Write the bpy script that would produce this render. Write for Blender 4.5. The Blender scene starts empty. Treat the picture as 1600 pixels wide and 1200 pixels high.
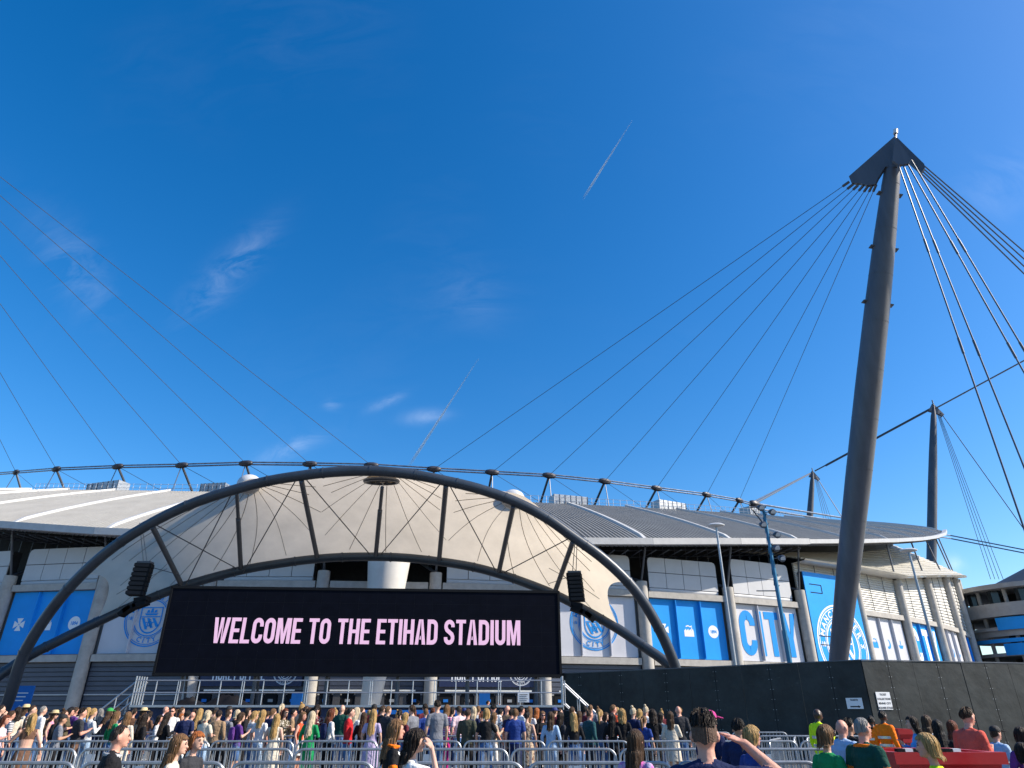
import bpy, bmesh, math, random
from mathutils import Vector, Matrix, noise
from mathutils.bvhtree import BVHTree
R = math.radians
random.seed(7)
scene = bpy.context.scene
col = scene.collection

# ------------------------------------------------------------------ camera, sky, sun, exposure
F, TH, H = 1040.0, R(26.34), 1.65
SN, CS = math.sin(TH), math.cos(TH)
cd = bpy.data.cameras.new('camera'); cam = bpy.data.objects.new('camera', cd); col.objects.link(cam)
cd.sensor_width = 36; cd.lens = 36 * F / 1600; cd.clip_end = 30000; cd.clip_start = 0.1
cam.location = (0, 0, H); cam.rotation_euler = (R(90) + TH, 0, 0)
scene.camera = cam
SUN_AZ, SUN_EL = R(98), R(36)
SUN = Vector((math.sin(SUN_AZ) * math.cos(SUN_EL), math.cos(SUN_AZ) * math.cos(SUN_EL), math.sin(SUN_EL)))
w = bpy.data.worlds.new('World'); scene.world = w; w.use_nodes = True
nt = w.node_tree; nt.nodes.clear()
out = nt.nodes.new('ShaderNodeOutputWorld'); bg = nt.nodes.new('ShaderNodeBackground')
sky = nt.nodes.new('ShaderNodeTexSky'); sky.sky_type = 'NISHITA'; sky.sun_disc = False
sky.sun_elevation = SUN_EL; sky.sun_rotation = SUN_AZ
sky.air_density = 1.0; sky.dust_density = 0.75; sky.ozone_density = 3.0; sky.altitude = 50
hs = nt.nodes.new('ShaderNodeHueSaturation'); hs.inputs['Saturation'].default_value = 1.40; hs.inputs['Value'].default_value = 1.08; hs.inputs['Hue'].default_value = 0.503
tc = nt.nodes.new('ShaderNodeTexCoord'); mp = nt.nodes.new('ShaderNodeMapping')
mp.inputs['Rotation'].default_value = (0.3, 0.5, 0.7); mp.inputs['Scale'].default_value = (3.2, 16.0, 9.0)
nz = nt.nodes.new('ShaderNodeTexNoise'); nz.inputs['Scale'].default_value = 2.2; nz.inputs['Detail'].default_value = 6
nz.inputs['Roughness'].default_value = 0.62; nz.inputs['Distortion'].default_value = 0.6
n2 = nt.nodes.new('ShaderNodeTexNoise'); n2.inputs['Scale'].default_value = 2.4; n2.inputs['Detail'].default_value = 2
rp = nt.nodes.new('ShaderNodeMapRange'); rp.inputs['From Min'].default_value = 0.56; rp.inputs['From Max'].default_value = 0.85
rp2 = nt.nodes.new('ShaderNodeMapRange'); rp2.inputs['From Min'].default_value = 0.50; rp2.inputs['From Max'].default_value = 0.72
mu = nt.nodes.new('ShaderNodeMath'); mu.operation = 'MULTIPLY'
mu2 = nt.nodes.new('ShaderNodeMath'); mu2.operation = 'MULTIPLY'; mu2.inputs[1].default_value = 0.12
mx = nt.nodes.new('ShaderNodeMixRGB'); mx.inputs['Color2'].default_value = (7.5, 8.0, 8.6, 1)
L = nt.links.new
L(sky.outputs[0], hs.inputs['Color']); L(tc.outputs['Generated'], mp.inputs[0]); L(mp.outputs[0], nz.inputs['Vector'])
L(tc.outputs['Generated'], n2.inputs['Vector']); L(nz.outputs[0], rp.inputs[0]); L(n2.outputs[0], rp2.inputs[0])
L(rp.outputs[0], mu.inputs[0]); L(rp2.outputs[0], mu.inputs[1]); L(mu.outputs[0], mu2.inputs[0]); L(mu2.outputs[0], mx.inputs['Fac'])
def _dir(x, y):
    xc, yc = (x - 800) / F, (600 - y) / F
    return Vector((xc, CS - yc * SN, SN + yc * CS)).normalized()
def _n(op, a, b=None):
    q = nt.nodes.new('ShaderNodeMath'); q.operation = op
    for i, v in enumerate((a, b)):
        if v is None: continue
        if isinstance(v, (int, float)): q.inputs[i].default_value = v
        else: L(v, q.inputs[i])
    return q.outputs[0]
def _dot(v):
    q = nt.nodes.new('ShaderNodeVectorMath'); q.operation = 'DOT_PRODUCT'; L(tc.outputs['Generated'], q.inputs[0]); q.inputs[1].default_value = v; return q.outputs['Value']
tot = _n('MULTIPLY', rp2.outputs[0], .02)
for (x0, y0, x1, y1, wd_, st_) in ((285, 500, 435, 345, 22, .20), (70, 330, 175, 520, 30, .12), (628, 655, 705, 648, 11, .28), (503, 633, 534, 634, 8, .22), (572, 642, 640, 612, 7, .24), (400, 722, 515, 678, 12, .28), (1470, 884, 1512, 880, 11, .42), (690, 430, 790, 500, 45, .05), (1480, 330, 1640, 250, 40, .08)):
    c_ = _dir((x0 + x1) / 2, (y0 + y1) / 2); a_ = _dir(x1, y1) - _dir(x0, y0); ln = a_.length / 2; a_.normalize(); b_ = c_.cross(a_).normalized()
    u_ = _n('DIVIDE', _n('SUBTRACT', _dot(a_), c_.dot(a_)), ln * .75); v_ = _n('DIVIDE', _n('SUBTRACT', _dot(b_), c_.dot(b_)), wd_ / 1150)
    g_ = _n('EXPONENT', _n('MULTIPLY', _n('ADD', _n('MULTIPLY', u_, u_), _n('MULTIPLY', v_, v_)), -1.0))
    tot = _n('ADD', tot, _n('MULTIPLY', g_, _n('MULTIPLY', _n('GREATER_THAN', _dot(c_), 0.2), st_)))
rp.inputs['From Min'].default_value = .40
L(_n('MINIMUM', _n('MULTIPLY', tot, rp.outputs[0]), .8), mx.inputs['Fac'])
L(hs.outputs[0], mx.inputs['Color1']); L(mx.outputs[0], bg.inputs[0]); bg.inputs[1].default_value = 0.11
L(bg.outputs[0], out.inputs[0])
sd = bpy.data.lights.new('sun', 'SUN'); sd.energy = 4.3; sd.angle = R(0.5); sd.color = (1, 0.90, 0.76)
so = bpy.data.objects.new('sun', sd); col.objects.link(so); so.rotation_euler = SUN.to_track_quat('Z', 'Y').to_euler()
vs = scene.view_settings; vs.view_transform = 'Standard'; vs.look = 'None'; vs.exposure = 0.80; vs.gamma = 1.0; vs.use_curve_mapping = False

# ------------------------------------------------------------------ helpers
def ray(x, y):
    xc, yc = (x - 800) / F, (600 - y) / F
    return Vector((xc, CS - yc * SN, SN + yc * CS))
def at(x, y, Y):                       # the point at distance Y seen at photo pixel x, y
    d = ray(x, y); t = Y / d.y
    return Vector((d.x * t, Y, H + d.z * t))
def gnd(x, Y):                         # ground point at distance Y under photo column x (near the horizon)
    d = ray(x, 1115); return Vector((d.x * Y / d.y, Y, 0))
CC = Vector((-22, 172)); CU = (-CC).normalized(); CV = Vector((-CU.y, CU.x))
def S(b, r, z):                        # stadium polar coordinates
    b = R(b); q = CC + r * (CU * math.cos(b) + CV * math.sin(b)); return Vector((q.x, q.y, z))
def hit(x, y, rr):
    d = ray(x, y); a = Vector((d.x, d.y)); A = a.dot(a); B = -2 * a.dot(CC); K = CC.dot(CC) - rr * rr
    t = (-B - math.sqrt(max(B * B - 4 * A * K, 0))) / (2 * A); return Vector((a.x * t, a.y * t, H + d.z * t))

MATS = {}
def mat(name, c, rough=0.6, metal=0.0, var=0.12, nscale=3.0, bump=0.0, bscale=20.0, stretch=(1, 1, 1), trans=0.0, emit=0.0, spec=0.5):
    if name in MATS: return MATS[name]
    m = bpy.data.materials.new(name); m.use_nodes = True; t = m.node_tree; N = t.nodes; b = N['Principled BSDF']
    b.inputs['Roughness'].default_value = rough; b.inputs['Metallic'].default_value = metal
    b.inputs['Specular IOR Level'].default_value = spec
    tcn = N.new('ShaderNodeTexCoord'); mpn = N.new('ShaderNodeMapping'); mpn.inputs['Scale'].default_value = stretch
    t.links.new(tcn.outputs['Object'], mpn.inputs[0])
    n = N.new('ShaderNodeTexNoise'); n.inputs['Scale'].default_value = nscale; n.inputs['Detail'].default_value = 6; n.inputs['Roughness'].default_value = 0.65
    t.links.new(mpn.outputs[0], n.inputs['Vector'])
    r = N.new('ShaderNodeMapRange'); r.inputs['From Min'].default_value = 0.3; r.inputs['From Max'].default_value = 0.7
    r.inputs['To Min'].default_value = 1 - var; r.inputs['To Max'].default_value = 1 + var
    t.links.new(n.outputs[0], r.inputs[0])
    mm = N.new('ShaderNodeVectorMath'); mm.operation = 'SCALE'; mm.inputs[0].default_value = c[:3]
    t.links.new(r.outputs[0], mm.inputs['Scale']); t.links.new(mm.outputs[0], b.inputs['Base Color'])
    if bump:
        n3 = N.new('ShaderNodeTexNoise'); n3.inputs['Scale'].default_value = bscale; n3.inputs['Detail'].default_value = 4
        t.links.new(mpn.outputs[0], n3.inputs['Vector'])
        bp = N.new('ShaderNodeBump'); bp.inputs['Strength'].default_value = bump; bp.inputs['Distance'].default_value = 0.05
        t.links.new(n3.outputs[0], bp.inputs['Height']); t.links.new(bp.outputs[0], b.inputs['Normal'])
    if emit:
        b.inputs['Emission Color'].default_value = (*c[:3], 1); b.inputs['Emission Strength'].default_value = emit
    if trans:
        tr = N.new('ShaderNodeBsdfTranslucent'); ms = N.new('ShaderNodeMixShader'); ms.inputs[0].default_value = trans
        t.links.new(mm.outputs[0], tr.inputs[0]); t.links.new(b.outputs[0], ms.inputs[1]); t.links.new(tr.outputs[0], ms.inputs[2])
        t.links.new(ms.outputs[0], N['Material Output'].inputs[0])
    MATS[name] = m; return m

class MB:
    def __init__(s): s.v = []; s.f = []; s.m = []
    def add(s, v, f, mi=0):
        o = len(s.v); s.v += [tuple(p) for p in v]; s.f += [tuple(i + o for i in q) for q in f]; s.m += [mi] * len(f); return s
    def obox(s, c, ax, ay, az, mi=0):  # centre + half axes
        c, ax, ay, az = Vector(c), Vector(ax), Vector(ay), Vector(az)
        v = [c + i * ax + j * ay + k * az for k in (-1, 1) for j in (-1, 1) for i in (-1, 1)]
        f = [(0, 2, 3, 1), (4, 5, 7, 6), (0, 1, 5, 4), (2, 6, 7, 3), (0, 4, 6, 2), (1, 3, 7, 5)]
        if ax.cross(ay).dot(az) < 0: f = [q[::-1] for q in f]
        return s.add(v, f, mi)
    def box(s, a, b, mi=0):
        a, b = Vector(a), Vector(b); c = (a + b) / 2; h = (b - a) / 2
        return s.obox(c, (abs(h.x), 0, 0), (0, abs(h.y), 0), (0, 0, abs(h.z)), mi)
    def tube(s, pts, rad, n=8, mi=0, cap=True):
        pts = [Vector(p) for p in pts]; rad = rad if isinstance(rad, (list, tuple)) else [rad] * len(pts)
        v = []; f = []; up = None
        for i, p in enumerate(pts):
            d = (pts[min(i + 1, len(pts) - 1)] - pts[max(i - 1, 0)]).normalized()
            if up is None: up = Vector((0, 0, 1)) if abs(d.z) < .9 else Vector((1, 0, 0))
            x = d.cross(up)
            if x.length < 1e-5: x = d.cross(Vector((.3, 1, .2)))
            x.normalize(); y = x.cross(d).normalized(); up = y
            for k in range(n):
                a = 2 * math.pi * k / n; v.append(p + rad[i] * (math.cos(a) * x + math.sin(a) * y))
        for i in range(len(pts) - 1):
            for k in range(n):
                a, b = i * n + k, i * n + (k + 1) % n; f.append((a, b, b + n, a + n))
        if cap: f += [tuple(range(n))[::-1], tuple(range((len(pts) - 1) * n, len(pts) * n))]
        return s.add(v, f, mi)
    def loft(s, rings, n=14, mi=0):    # rings of (centre, rx, ry), horizontal ellipses
        v = []; f = []
        for c, rx, ry in rings:
            for k in range(n):
                a = 2 * math.pi * k / n; v.append((c[0] + rx * math.cos(a), c[1] + ry * math.sin(a), c[2]))
        for i in range(len(rings) - 1):
            for k in range(n):
                a, b = i * n + k, i * n + (k + 1) % n; f.append((a, b, b + n, a + n))
        f += [tuple(range(n))[::-1], tuple(range((len(rings) - 1) * n, len(rings) * n))]
        return s.add(v, f, mi)
    def ell(s, c, r, n=12, m=8, mi=0):
        v = [(c[0], c[1], c[2] - r[2])]; f = []
        for i in range(1, m):
            t = math.pi * i / m
            for k in range(n):
                a = 2 * math.pi * k / n
                v.append((c[0] + r[0] * math.sin(t) * math.cos(a), c[1] + r[1] * math.sin(t) * math.sin(a), c[2] - r[2] * math.cos(t)))
        v.append((c[0], c[1], c[2] + r[2])); e = len(v) - 1
        for k in range(n): f.append((0, 1 + (k + 1) % n, 1 + k))
        for i in range(m - 2):
            for k in range(n):
                a, b = 1 + i * n + k, 1 + i * n + (k + 1) % n; f.append((a, b, b + n, a + n))
        for k in range(n): f.append((e, 1 + (m - 2) * n + k, 1 + (m - 2) * n + (k + 1) % n))
        return s.add(v, f, mi)
    def caps(s, a, b, ra, rb, n=10, mi=0):
        a, b = Vector(a), Vector(b); d = (b - a).normalized()
        pts = [a - d * ra * q for q in (.98, .8, .5)] + [a, b] + [b + d * rb * q for q in (.5, .8, .98)]
        rr = [ra * .2, ra * .6, ra * .866, ra, rb, rb * .866, rb * .6, rb * .2]
        return s.tube(pts, rr, n, mi)
    def grid(s, P, nu, nv, mi=0):
        v = [P(i, j) for i in range(nu + 1) for j in range(nv + 1)]
        f = [(i * (nv + 1) + j, (i + 1) * (nv + 1) + j, (i + 1) * (nv + 1) + j + 1, i * (nv + 1) + j + 1) for i in range(nu) for j in range(nv)]
        return s.add(v, f, mi)
    def poly(s, pts, off, mi=0):       # flat polygon extruded along off
        pts = [Vector(p) for p in pts]; off = Vector(off); n = len(pts)
        v = pts + [p + off for p in pts]; f = [tuple(range(n))[::-1], tuple(range(n, 2 * n))] + [(i, (i + 1) % n, (i + 1) % n + n, i + n) for i in range(n)]
        return s.add(v, f, mi)
    def mesh(s, name, mats, smooth=False):
        me = bpy.data.meshes.new(name); me.from_pydata(s.v, [], s.f)
        for m in (mats if isinstance(mats, (list, tuple)) else [mats]): me.materials.append(m)
        for p, mi in zip(me.polygons, s.m): p.material_index = mi; p.use_smooth = smooth
        bm = bmesh.new(); bm.from_mesh(me); bmesh.ops.recalc_face_normals(bm, faces=bm.faces); bm.to_mesh(me); bm.free()
        if smooth:
            try: me.set_sharp_from_angle(angle=R(40))
            except Exception: pass
        return me
    def build(s, name, mats, parent=None, smooth=False):
        return link(name, s.mesh(name, mats, smooth), parent)
def link(name, me, parent=None, loc=None):
    o = bpy.data.objects.new(name, me); col.objects.link(o)
    if parent is not None:
        o.parent = parent
        if loc is None and parent.type == 'EMPTY' and parent.parent is None and not parent.get('_local'): o.location = -parent.location
    if loc is not None: o.location = loc
    return o
def tag(o, label=None, cat=None, group=None, kind=None):
    if label: o['label'] = label
    if cat: o['category'] = cat
    if group: o['group'] = group
    if kind: o['kind'] = kind
    return o
def thing(name, loc, label, cat, group=None):
    o = bpy.data.objects.new(name, None); col.objects.link(o); o.location = loc; return tag(o, label, cat, group)

def text2d(txt, size=1.0, cond=1.0, bold=0.0, align='CENTER', shear=0.0):
    c = bpy.data.curves.new('t', 'FONT'); c.body = txt; c.size = size; c.offset = bold; c.align_x = align; c.shear = shear; c.resolution_u = 3
    o = bpy.data.objects.new('t', c); col.objects.link(o)
    dg = bpy.context.evaluated_depsgraph_get(); me = bpy.data.meshes.new_from_object(o.evaluated_get(dg))
    v = [(p.co.x * cond, p.co.y) for p in me.vertices]; f = [tuple(p.vertices) for p in me.polygons]
    bpy.data.objects.remove(o); bpy.data.curves.remove(c); bpy.data.meshes.remove(me)
    return v, f
def ring2d(r0, r1, a0=0, a1=360, n=48):
    v = []; f = []
    for i in range(n + 1):
        a = R(a0 + (a1 - a0) * i / n)
        v += [(r0 * math.cos(a), r0 * math.sin(a)), (r1 * math.cos(a), r1 * math.sin(a))]
    f = [(2 * i, 2 * i + 1, 2 * i + 3, 2 * i + 2) for i in range(n)]
    return v, f
class Flat:                            # flat print, mapped on a plane
    def __init__(s): s.v = []; s.f = []
    def add(s, vf, ox=0, oy=0, rot=0, k=1):
        o = len(s.v); c, sn = math.cos(rot), math.sin(rot)
        s.v += [(ox + k * (x * c - y * sn), oy + k * (x * sn + y * c)) for x, y in vf[0]]; s.f += [tuple(i + o for i in q) for q in vf[1]]
    def arc(s, txt, rad, size, mid=90, step=10, inside=False, bold=0.0):
        n = len(txt)
        for i, ch in enumerate(txt):
            a = mid - (i - (n - 1) / 2) * step * (-1 if inside else 1)
            s.add(text2d(ch, size, 1, bold), rad * math.cos(R(a)), rad * math.sin(R(a)), R(a - 90 + (180 if inside else 0)))
    def build(s, name, m, parent, org, ux, uy, clip=None):
        b = MB(); org = Vector(org); ux = Vector(ux); uy = Vector(uy)
        f = s.f
        if clip: f = [q for q in f if all(clip(s.v[i]) for i in q)]
        b.add([org + ux * x + uy * y for x, y in s.v], f)
        me = bpy.data.meshes.new(name); me.from_pydata(b.v, [], b.f); me.materials.append(m)
        return link(name, me, parent)
def crest():                           # round club badge, radius 1
    c = Flat()
    c.add(ring2d(.955, 1.0)); c.add(ring2d(.90, .925)); c.add(ring2d(.60, .64)); c.add(ring2d(.665, .685))
    c.arc('MANCHESTER', .71, .23, 90, 15.5, bold=.006); c.arc('CITY', .86, .23, 270, 14, True, bold=.006)
    c.add(text2d('18', .16, 1, .004), -.79, -.06); c.add(text2d('94', .16, 1, .004), .79, -.06)
    sh = [(-.4, .36), (.4, .36)] + [(.40 * math.cos(a) if a > 0 else 0, 0) for a in []]
    pts = [(-.42, .38)] + [(-.42 + .84 * i / 8, .38) for i in range(1, 9)]
    low = [(.42 * math.cos(R(t)) , -.05 - .5 * math.sin(R(t))) for t in range(0, 181, 15)]
    o = pts + low; inn = [(x * .9, (y - .0) * .9) for x, y in o]; n = len(o)
    c.add((o + inn, [(i, (i + 1) % n, (i + 1) % n + n, i + n) for i in range(n)]))
    c.add(([(-.36, .02), (.36, .02), (.36, .06), (-.36, .06)], [(0, 1, 2, 3)]))
    for k in range(3):                 # diagonal stripes
        x = -.34 + k * .2; c.add(([(x, 0), (x + .1, 0), (x + .30, -.40 + .06 * k), (x + .20, -.40 + .04 * k)], [(0, 1, 2, 3)]))
    c.add(([(-.26, .16), (.26, .16), (.2, .09), (-.2, .09)], [(0, 1, 2, 3)]))      # hull
    for x, hh in ((-.14, .1), (0, .15), (.14, .1)): c.add(([(x - .06, .18), (x + .06, .18), (x + .05, .18 + hh), (x - .03, .18 + hh)], [(0, 1, 2, 3)]))
    c.add(ring2d(.06, .1, n=20), 0, -.2); c.add(ring2d(.0, .03, n=10), 0, -.2)
    for k in range(5): c.add(ring2d(.0, .028, n=8), .135 * math.cos(R(90 + 72 * k)), -.2 + .135 * math.sin(R(90 + 72 * k)))
    return c

def stroke2d(path, t, closed=False):
    n = len(path); v = []; f = []
    for i in range(n):
        p = Vector(path[i]); a = Vector(path[(i - 1) % n]) if (closed or i) else p; b = Vector(path[(i + 1) % n]) if (closed or i < n - 1) else p
        d1 = (p - a).normalized() if a != p else (b - p).normalized(); d2 = (b - p).normalized() if b != p else d1
        nrm = Vector((-(d1 + d2).y, (d1 + d2).x)).normalized(); k = 1 / max(.5, nrm.dot(Vector((-d1.y, d1.x))))
        v += [tuple(p + nrm * t / 2 * k), tuple(p - nrm * t / 2 * k)]
    f = [(2 * i, 2 * i + 1, (2 * i + 3) % (2 * n), (2 * i + 2) % (2 * n)) for i in range(n if closed else n - 1)]
    return v, f
def block_text(txt, t=.17, W=.52, gap=.07, space=.26):   # heavy condensed capitals, height 1
    out = Flat(); x = 0
    def arcp(cx, cy, r_, a0, a1, n=5): return [(cx + r_ * math.cos(R(a0 + (a1 - a0) * k / n)), cy + r_ * math.sin(R(a0 + (a1 - a0) * k / n))) for k in range(n + 1)]
    def quad(*p): out.add((list(p), [tuple(range(len(p)))]), x, 0)
    h = t / 2; tv = t * .82
    for ch in txt:
        w_ = W; l, r_, m_ = h, W - h, W / 2; q = W / 2 - h
        if ch == ' ': x += space; continue
        if ch == 'I': w_ = t; quad((0, 0), (t, 0), (t, 1), (0, 1))
        elif ch == 'L': w_ = W * .86; quad((0, 0), (t, 0), (t, 1), (0, 1)); quad((t, 0), (w_, 0), (w_, tv), (t, tv))
        elif ch in 'EF':
            w_ = W * .88; quad((0, 0), (t, 0), (t, 1), (0, 1)); quad((t, 1 - tv), (w_, 1 - tv), (w_, 1), (t, 1)); quad((t, .5 - tv / 2), (w_ * .93, .5 - tv / 2), (w_ * .93, .5 + tv / 2), (t, .5 + tv / 2))
            if ch == 'E': quad((t, 0), (w_, 0), (w_, tv), (t, tv))
        elif ch == 'T': w_ = W * .95; quad((0, 1 - tv), (w_, 1 - tv), (w_, 1), (0, 1)); quad((w_ / 2 - h, 0), (w_ / 2 + h, 0), (w_ / 2 + h, 1 - tv), (w_ / 2 - h, 1 - tv))
        elif ch == 'H': quad((0, 0), (t, 0), (t, 1), (0, 1)); quad((W - t, 0), (W, 0), (W, 1), (W - t, 1)); quad((t, .5 - tv / 2), (W - t, .5 - tv / 2), (W - t, .5 + tv / 2), (t, .5 + tv / 2))
        elif ch == 'A':
            quad((0, 0), (t, 0), (m_ + .0, 1), (m_ - t * .62, 1)); quad((W - t, 0), (W, 0), (m_ + t * .62, 1), (m_, 1)); quad((t * 1.02 + .045, .2), (W - t * 1.02 - .045, .2), (W - t - .075, .2 + tv), (t + .075, .2 + tv))
        elif ch == 'Y': quad((m_ - h, 0), (m_ + h, 0), (m_ + h, .42), (m_ - h, .42)); quad((m_ - h, .42), (m_, .42), (m_, .5), (t, 1), (0, 1)); quad((m_, .42), (m_ + h, .42), (W, 1), (W - t, 1), (m_, .5))
        elif ch == 'W':
            w_ = W * 1.45; c = w_ / 2; quad((0, 1), (t * .22 + .09, 0), (t * 1.15 + .09, 0), (t, 1)); quad((t * 1.15 + .09, 0), (c, .78), (c, 1), (c - t * .5, 1), (t * 1.15 + .0, .0)) if False else quad((t * 1.15 + .09, 0), (c, .86), (c, 1), (c - t * .46, 1), (t * .75 + .09, 0.18)) if False else None
            quad((.13 + t * .8, 0), (.13 + t * 1.05, 0), (c + t * .45, 1), (c - t * .45, 1), ) 
            quad((w_ - .13 - t * 1.05, 0), (w_ - .13 - t * .8, 0), (c + t * .45, 1.0), (c + t * .45, .999)) if False else None
            quad((w_, 1), (w_ - t, 1), (w_ - t * 1.15 - .09, 0), (w_ - t * .22 - .09, 0)); quad((c + t * .45, 1), (c + t * .2, .62), (w_ - .13 - t * 1.05, 0), (w_ - .13 - t * .8, 0), )
        elif ch == 'M':
            w_ = W * 1.32; c = w_ / 2; quad((0, 0), (t, 0), (t, 1), (0, 1)); quad((w_ - t, 0), (w_, 0), (w_, 1), (w_ - t, 1)); quad((t, 1), (t, .62), (c - t * .38, 0), (c, 0), (c, .38), (t * 1.35, 1)); quad((w_ - t, .62), (w_ - t, 1), (w_ - t * 1.35, 1), (c, .38), (c, 0), (c + t * .38, 0))
        elif ch == 'K': quad((0, 0), (t, 0), (t, 1), (0, 1)); quad((t, .36), (t, .62), (W - t, 1), (W, 1)); quad((t * 1.5, .5), (t * 1.9, .66), (W, 0), (W - t, 0)) if False else quad((t + .07, .46), (t + .15, .56), (W, 0), (W - t, 0))
        elif ch == 'O': out.add(stroke2d(arcp(W - h - q, 1 - h - q, q, 0, 90) + arcp(h + q, 1 - h - q, q, 90, 180) + arcp(h + q, h + q, q, 180, 270) + arcp(W - h - q, h + q, q, 270, 360), t, True), x)
        elif ch == 'C': out.add(stroke2d([(r_, .66)] + arcp(W - h - q, 1 - h - q, q, 0, 90) + arcp(h + q, 1 - h - q, q, 90, 180) + arcp(h + q, h + q, q, 180, 270) + arcp(W - h - q, h + q, q, 270, 360) + [(r_, .34)], t), x)
        elif ch == 'U': out.add(stroke2d([(l, 1)] + arcp(h + q, h + q, q, 180, 270) + arcp(W - h - q, h + q, q, 270, 360) + [(r_, 1)], t), x)
        elif ch == 'D': out.add(stroke2d([(l, h), ] + arcp(W - h - q, h + q, q, 270, 360) + arcp(W - h - q, 1 - h - q, q, 0, 90) + [(l, 1 - h)], t, True), x)
        elif ch == 'S': out.add(stroke2d([(r_, .70)] + arcp(W - h - q, 1 - h - q, q, 0, 90) + arcp(h + q, 1 - h - q, q, 90, 180) + [(l + .005, .68), (l + .05, .585), (r_ - .05, .415), (r_ - .005, .32)] + arcp(W - h - q, h + q, q, 360, 270) + arcp(h + q, h + q, q, 270, 180) + [(l, .30)], t), x)
        x += w_ + gap
    return out, x - gap

# ------------------------------------------------------------------ materials
M = dict(
 asphalt=mat('asphalt', (.10, .098, .095), .85, nscale=1.2, var=.2, bump=.3, bscale=60),
 conc=mat('pale_concrete', (.40, .38, .35), .8, nscale=1.5, var=.16, bump=.15, bscale=12),
 conc_d=mat('grey_concrete', (.22, .215, .21), .85, nscale=.6, var=.25, bump=.2, bscale=8),
 white=mat('white_panel', (.52, .53, .55), .45, spec=.3, nscale=.7, var=.05),
 roof=mat('roof_sheet', (.30, .30, .295), .5, spec=.2, nscale=.5, var=.10, stretch=(1, 1, .3)),
 rib=mat('roof_rib', (.52, .52, .51), .45, nscale=.8, var=.06),
 fascia=mat('fascia', (.44, .44, .44), .45, nscale=1.5, var=.10),
 steel=mat('dark_steel', (.085, .095, .115), .42, .25, nscale=1.2, var=.14),
 arch=mat('arch_steel', (.040, .051, .068), .38, .1, nscale=.9, var=.22, bump=.05, stretch=(1, 1, 1)),
 mast=mat('mast_paint', (.078, .084, .102), .42, .0, nscale=1.1, var=.22, stretch=(1, 1, .12), bump=.04, bscale=3),
 cable=mat('cable', (.10, .105, .12), .4, .5),
 ringc=mat('ring_cable', (.16, .2, .27), .4, .5, var=.5, nscale=1.5),
 node=mat('node', (.05, .05, .06), .5, .3),
 black=mat('black_matt', (.008, .009, .011), .7, spec=.15),
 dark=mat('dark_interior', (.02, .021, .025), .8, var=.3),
 navy=mat('navy_wall', (.05, .058, .085), .5, nscale=1, var=.15),
 shutter=mat('shutter', (.075, .085, .115), .45, .2, nscale=1, var=.1),
 blue=mat('banner_blue', (.015, .31, .80), .55, nscale=.4, var=.08, spec=.2, bump=.12, bscale=1.1),
 bwhite=mat('banner_white', (.54, .55, .60), .5, nscale=.5, var=.06, bump=.12, bscale=1.1),
 blue2=mat('print_blue', (.012, .27, .72), .5, var=.02, spec=.2),
 white2=mat('print_white', (.8, .82, .85), .5, var=.02),
 board=mat('cladding_board', (.60, .585, .54), .5, nscale=1.2, var=.08),
 galv=mat('galvanised', (.36, .38, .40), .42, .65, nscale=9, var=.2),
 rail=mat('rail_alu', (.42, .44, .47), .38, .6, nscale=8, var=.1),
 hoard=mat('hoarding_paint', (.023, .027, .027), .5, nscale=.9, var=.5, bump=.5, bscale=1.8, spec=.3),
 fabric=mat('canopy_fabric', (.75, .66, .53), .7, nscale=.5, var=.10, trans=.58, spec=.1, bump=.25, bscale=.8),
 seam=mat('canopy_seam', (.36, .33, .29), .7),
 red=mat('red_plastic', (.46, .012, .016), .3, nscale=2, var=.1, bump=.05, bscale=4),
 sign=mat('sign_white', (.78, .78, .78), .5, var=.03), ink=mat('ink', (.02, .02, .025), .6),
 bsign=mat('sign_blue', (.02, .17, .55), .5, var=.05, spec=.2),
 screen=mat('led_screen', (.004, .005, .010), .6, var=.2, nscale=2, spec=.05),
 pink=mat('led_pink', (.56, .35, .48), .6, var=.0, emit=.5, spec=.1),
 tube=mat('strip_light', (.7, .7, .66), .4, emit=.05),
 glass=mat('glass_dark', (.03, .04, .05), .12, var=.1),
 alub=mat('alu_blue', (.03, .17, .30), .4, .3, var=.15),
 lamp=mat('lamp_white', (.62, .64, .66), .4), beer=mat('beer', (.85, .55, .06), .2, var=.04), foam=mat('cup_clear', (.8, .78, .7), .3),
 bin=mat('tarp_black', (.008, .008, .010), .6, spec=.2),
)

_m = M['hoard']; _t = _m.node_tree; _b = _t.nodes['Principled BSDF']; _src = _b.inputs['Base Color'].links[0].from_socket
_tc = _t.nodes.new('ShaderNodeTexCoord'); _mp = _t.nodes.new('ShaderNodeMapping'); _mp.inputs['Scale'].default_value = (1.0, 1.0, 2.2); _mp.inputs['Rotation'].default_value = (.2, .5, .1)
_nz = _t.nodes.new('ShaderNodeTexNoise'); _nz.inputs['Scale'].default_value = 1.6; _nz.inputs['Detail'].default_value = 10; _nz.inputs['Roughness'].default_value = .75; _nz.inputs['Distortion'].default_value = 1.2
_mr = _t.nodes.new('ShaderNodeMapRange'); _mr.inputs['From Min'].default_value = .60; _mr.inputs['From Max'].default_value = .78; _mr.inputs['To Max'].default_value = .42
_mx = _t.nodes.new('ShaderNodeMixRGB'); _mx.inputs['Color2'].default_value = (.13, .135, .12, 1)
_t.links.new(_tc.outputs['Object'], _mp.inputs[0]); _t.links.new(_mp.outputs[0], _nz.inputs['Vector']); _t.links.new(_nz.outputs[0], _mr.inputs[0]); _t.links.new(_mr.outputs[0], _mx.inputs['Fac']); _t.links.new(_src, _mx.inputs['Color1']); _t.links.new(_mx.outputs[0], _b.inputs['Base Color'])
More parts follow.
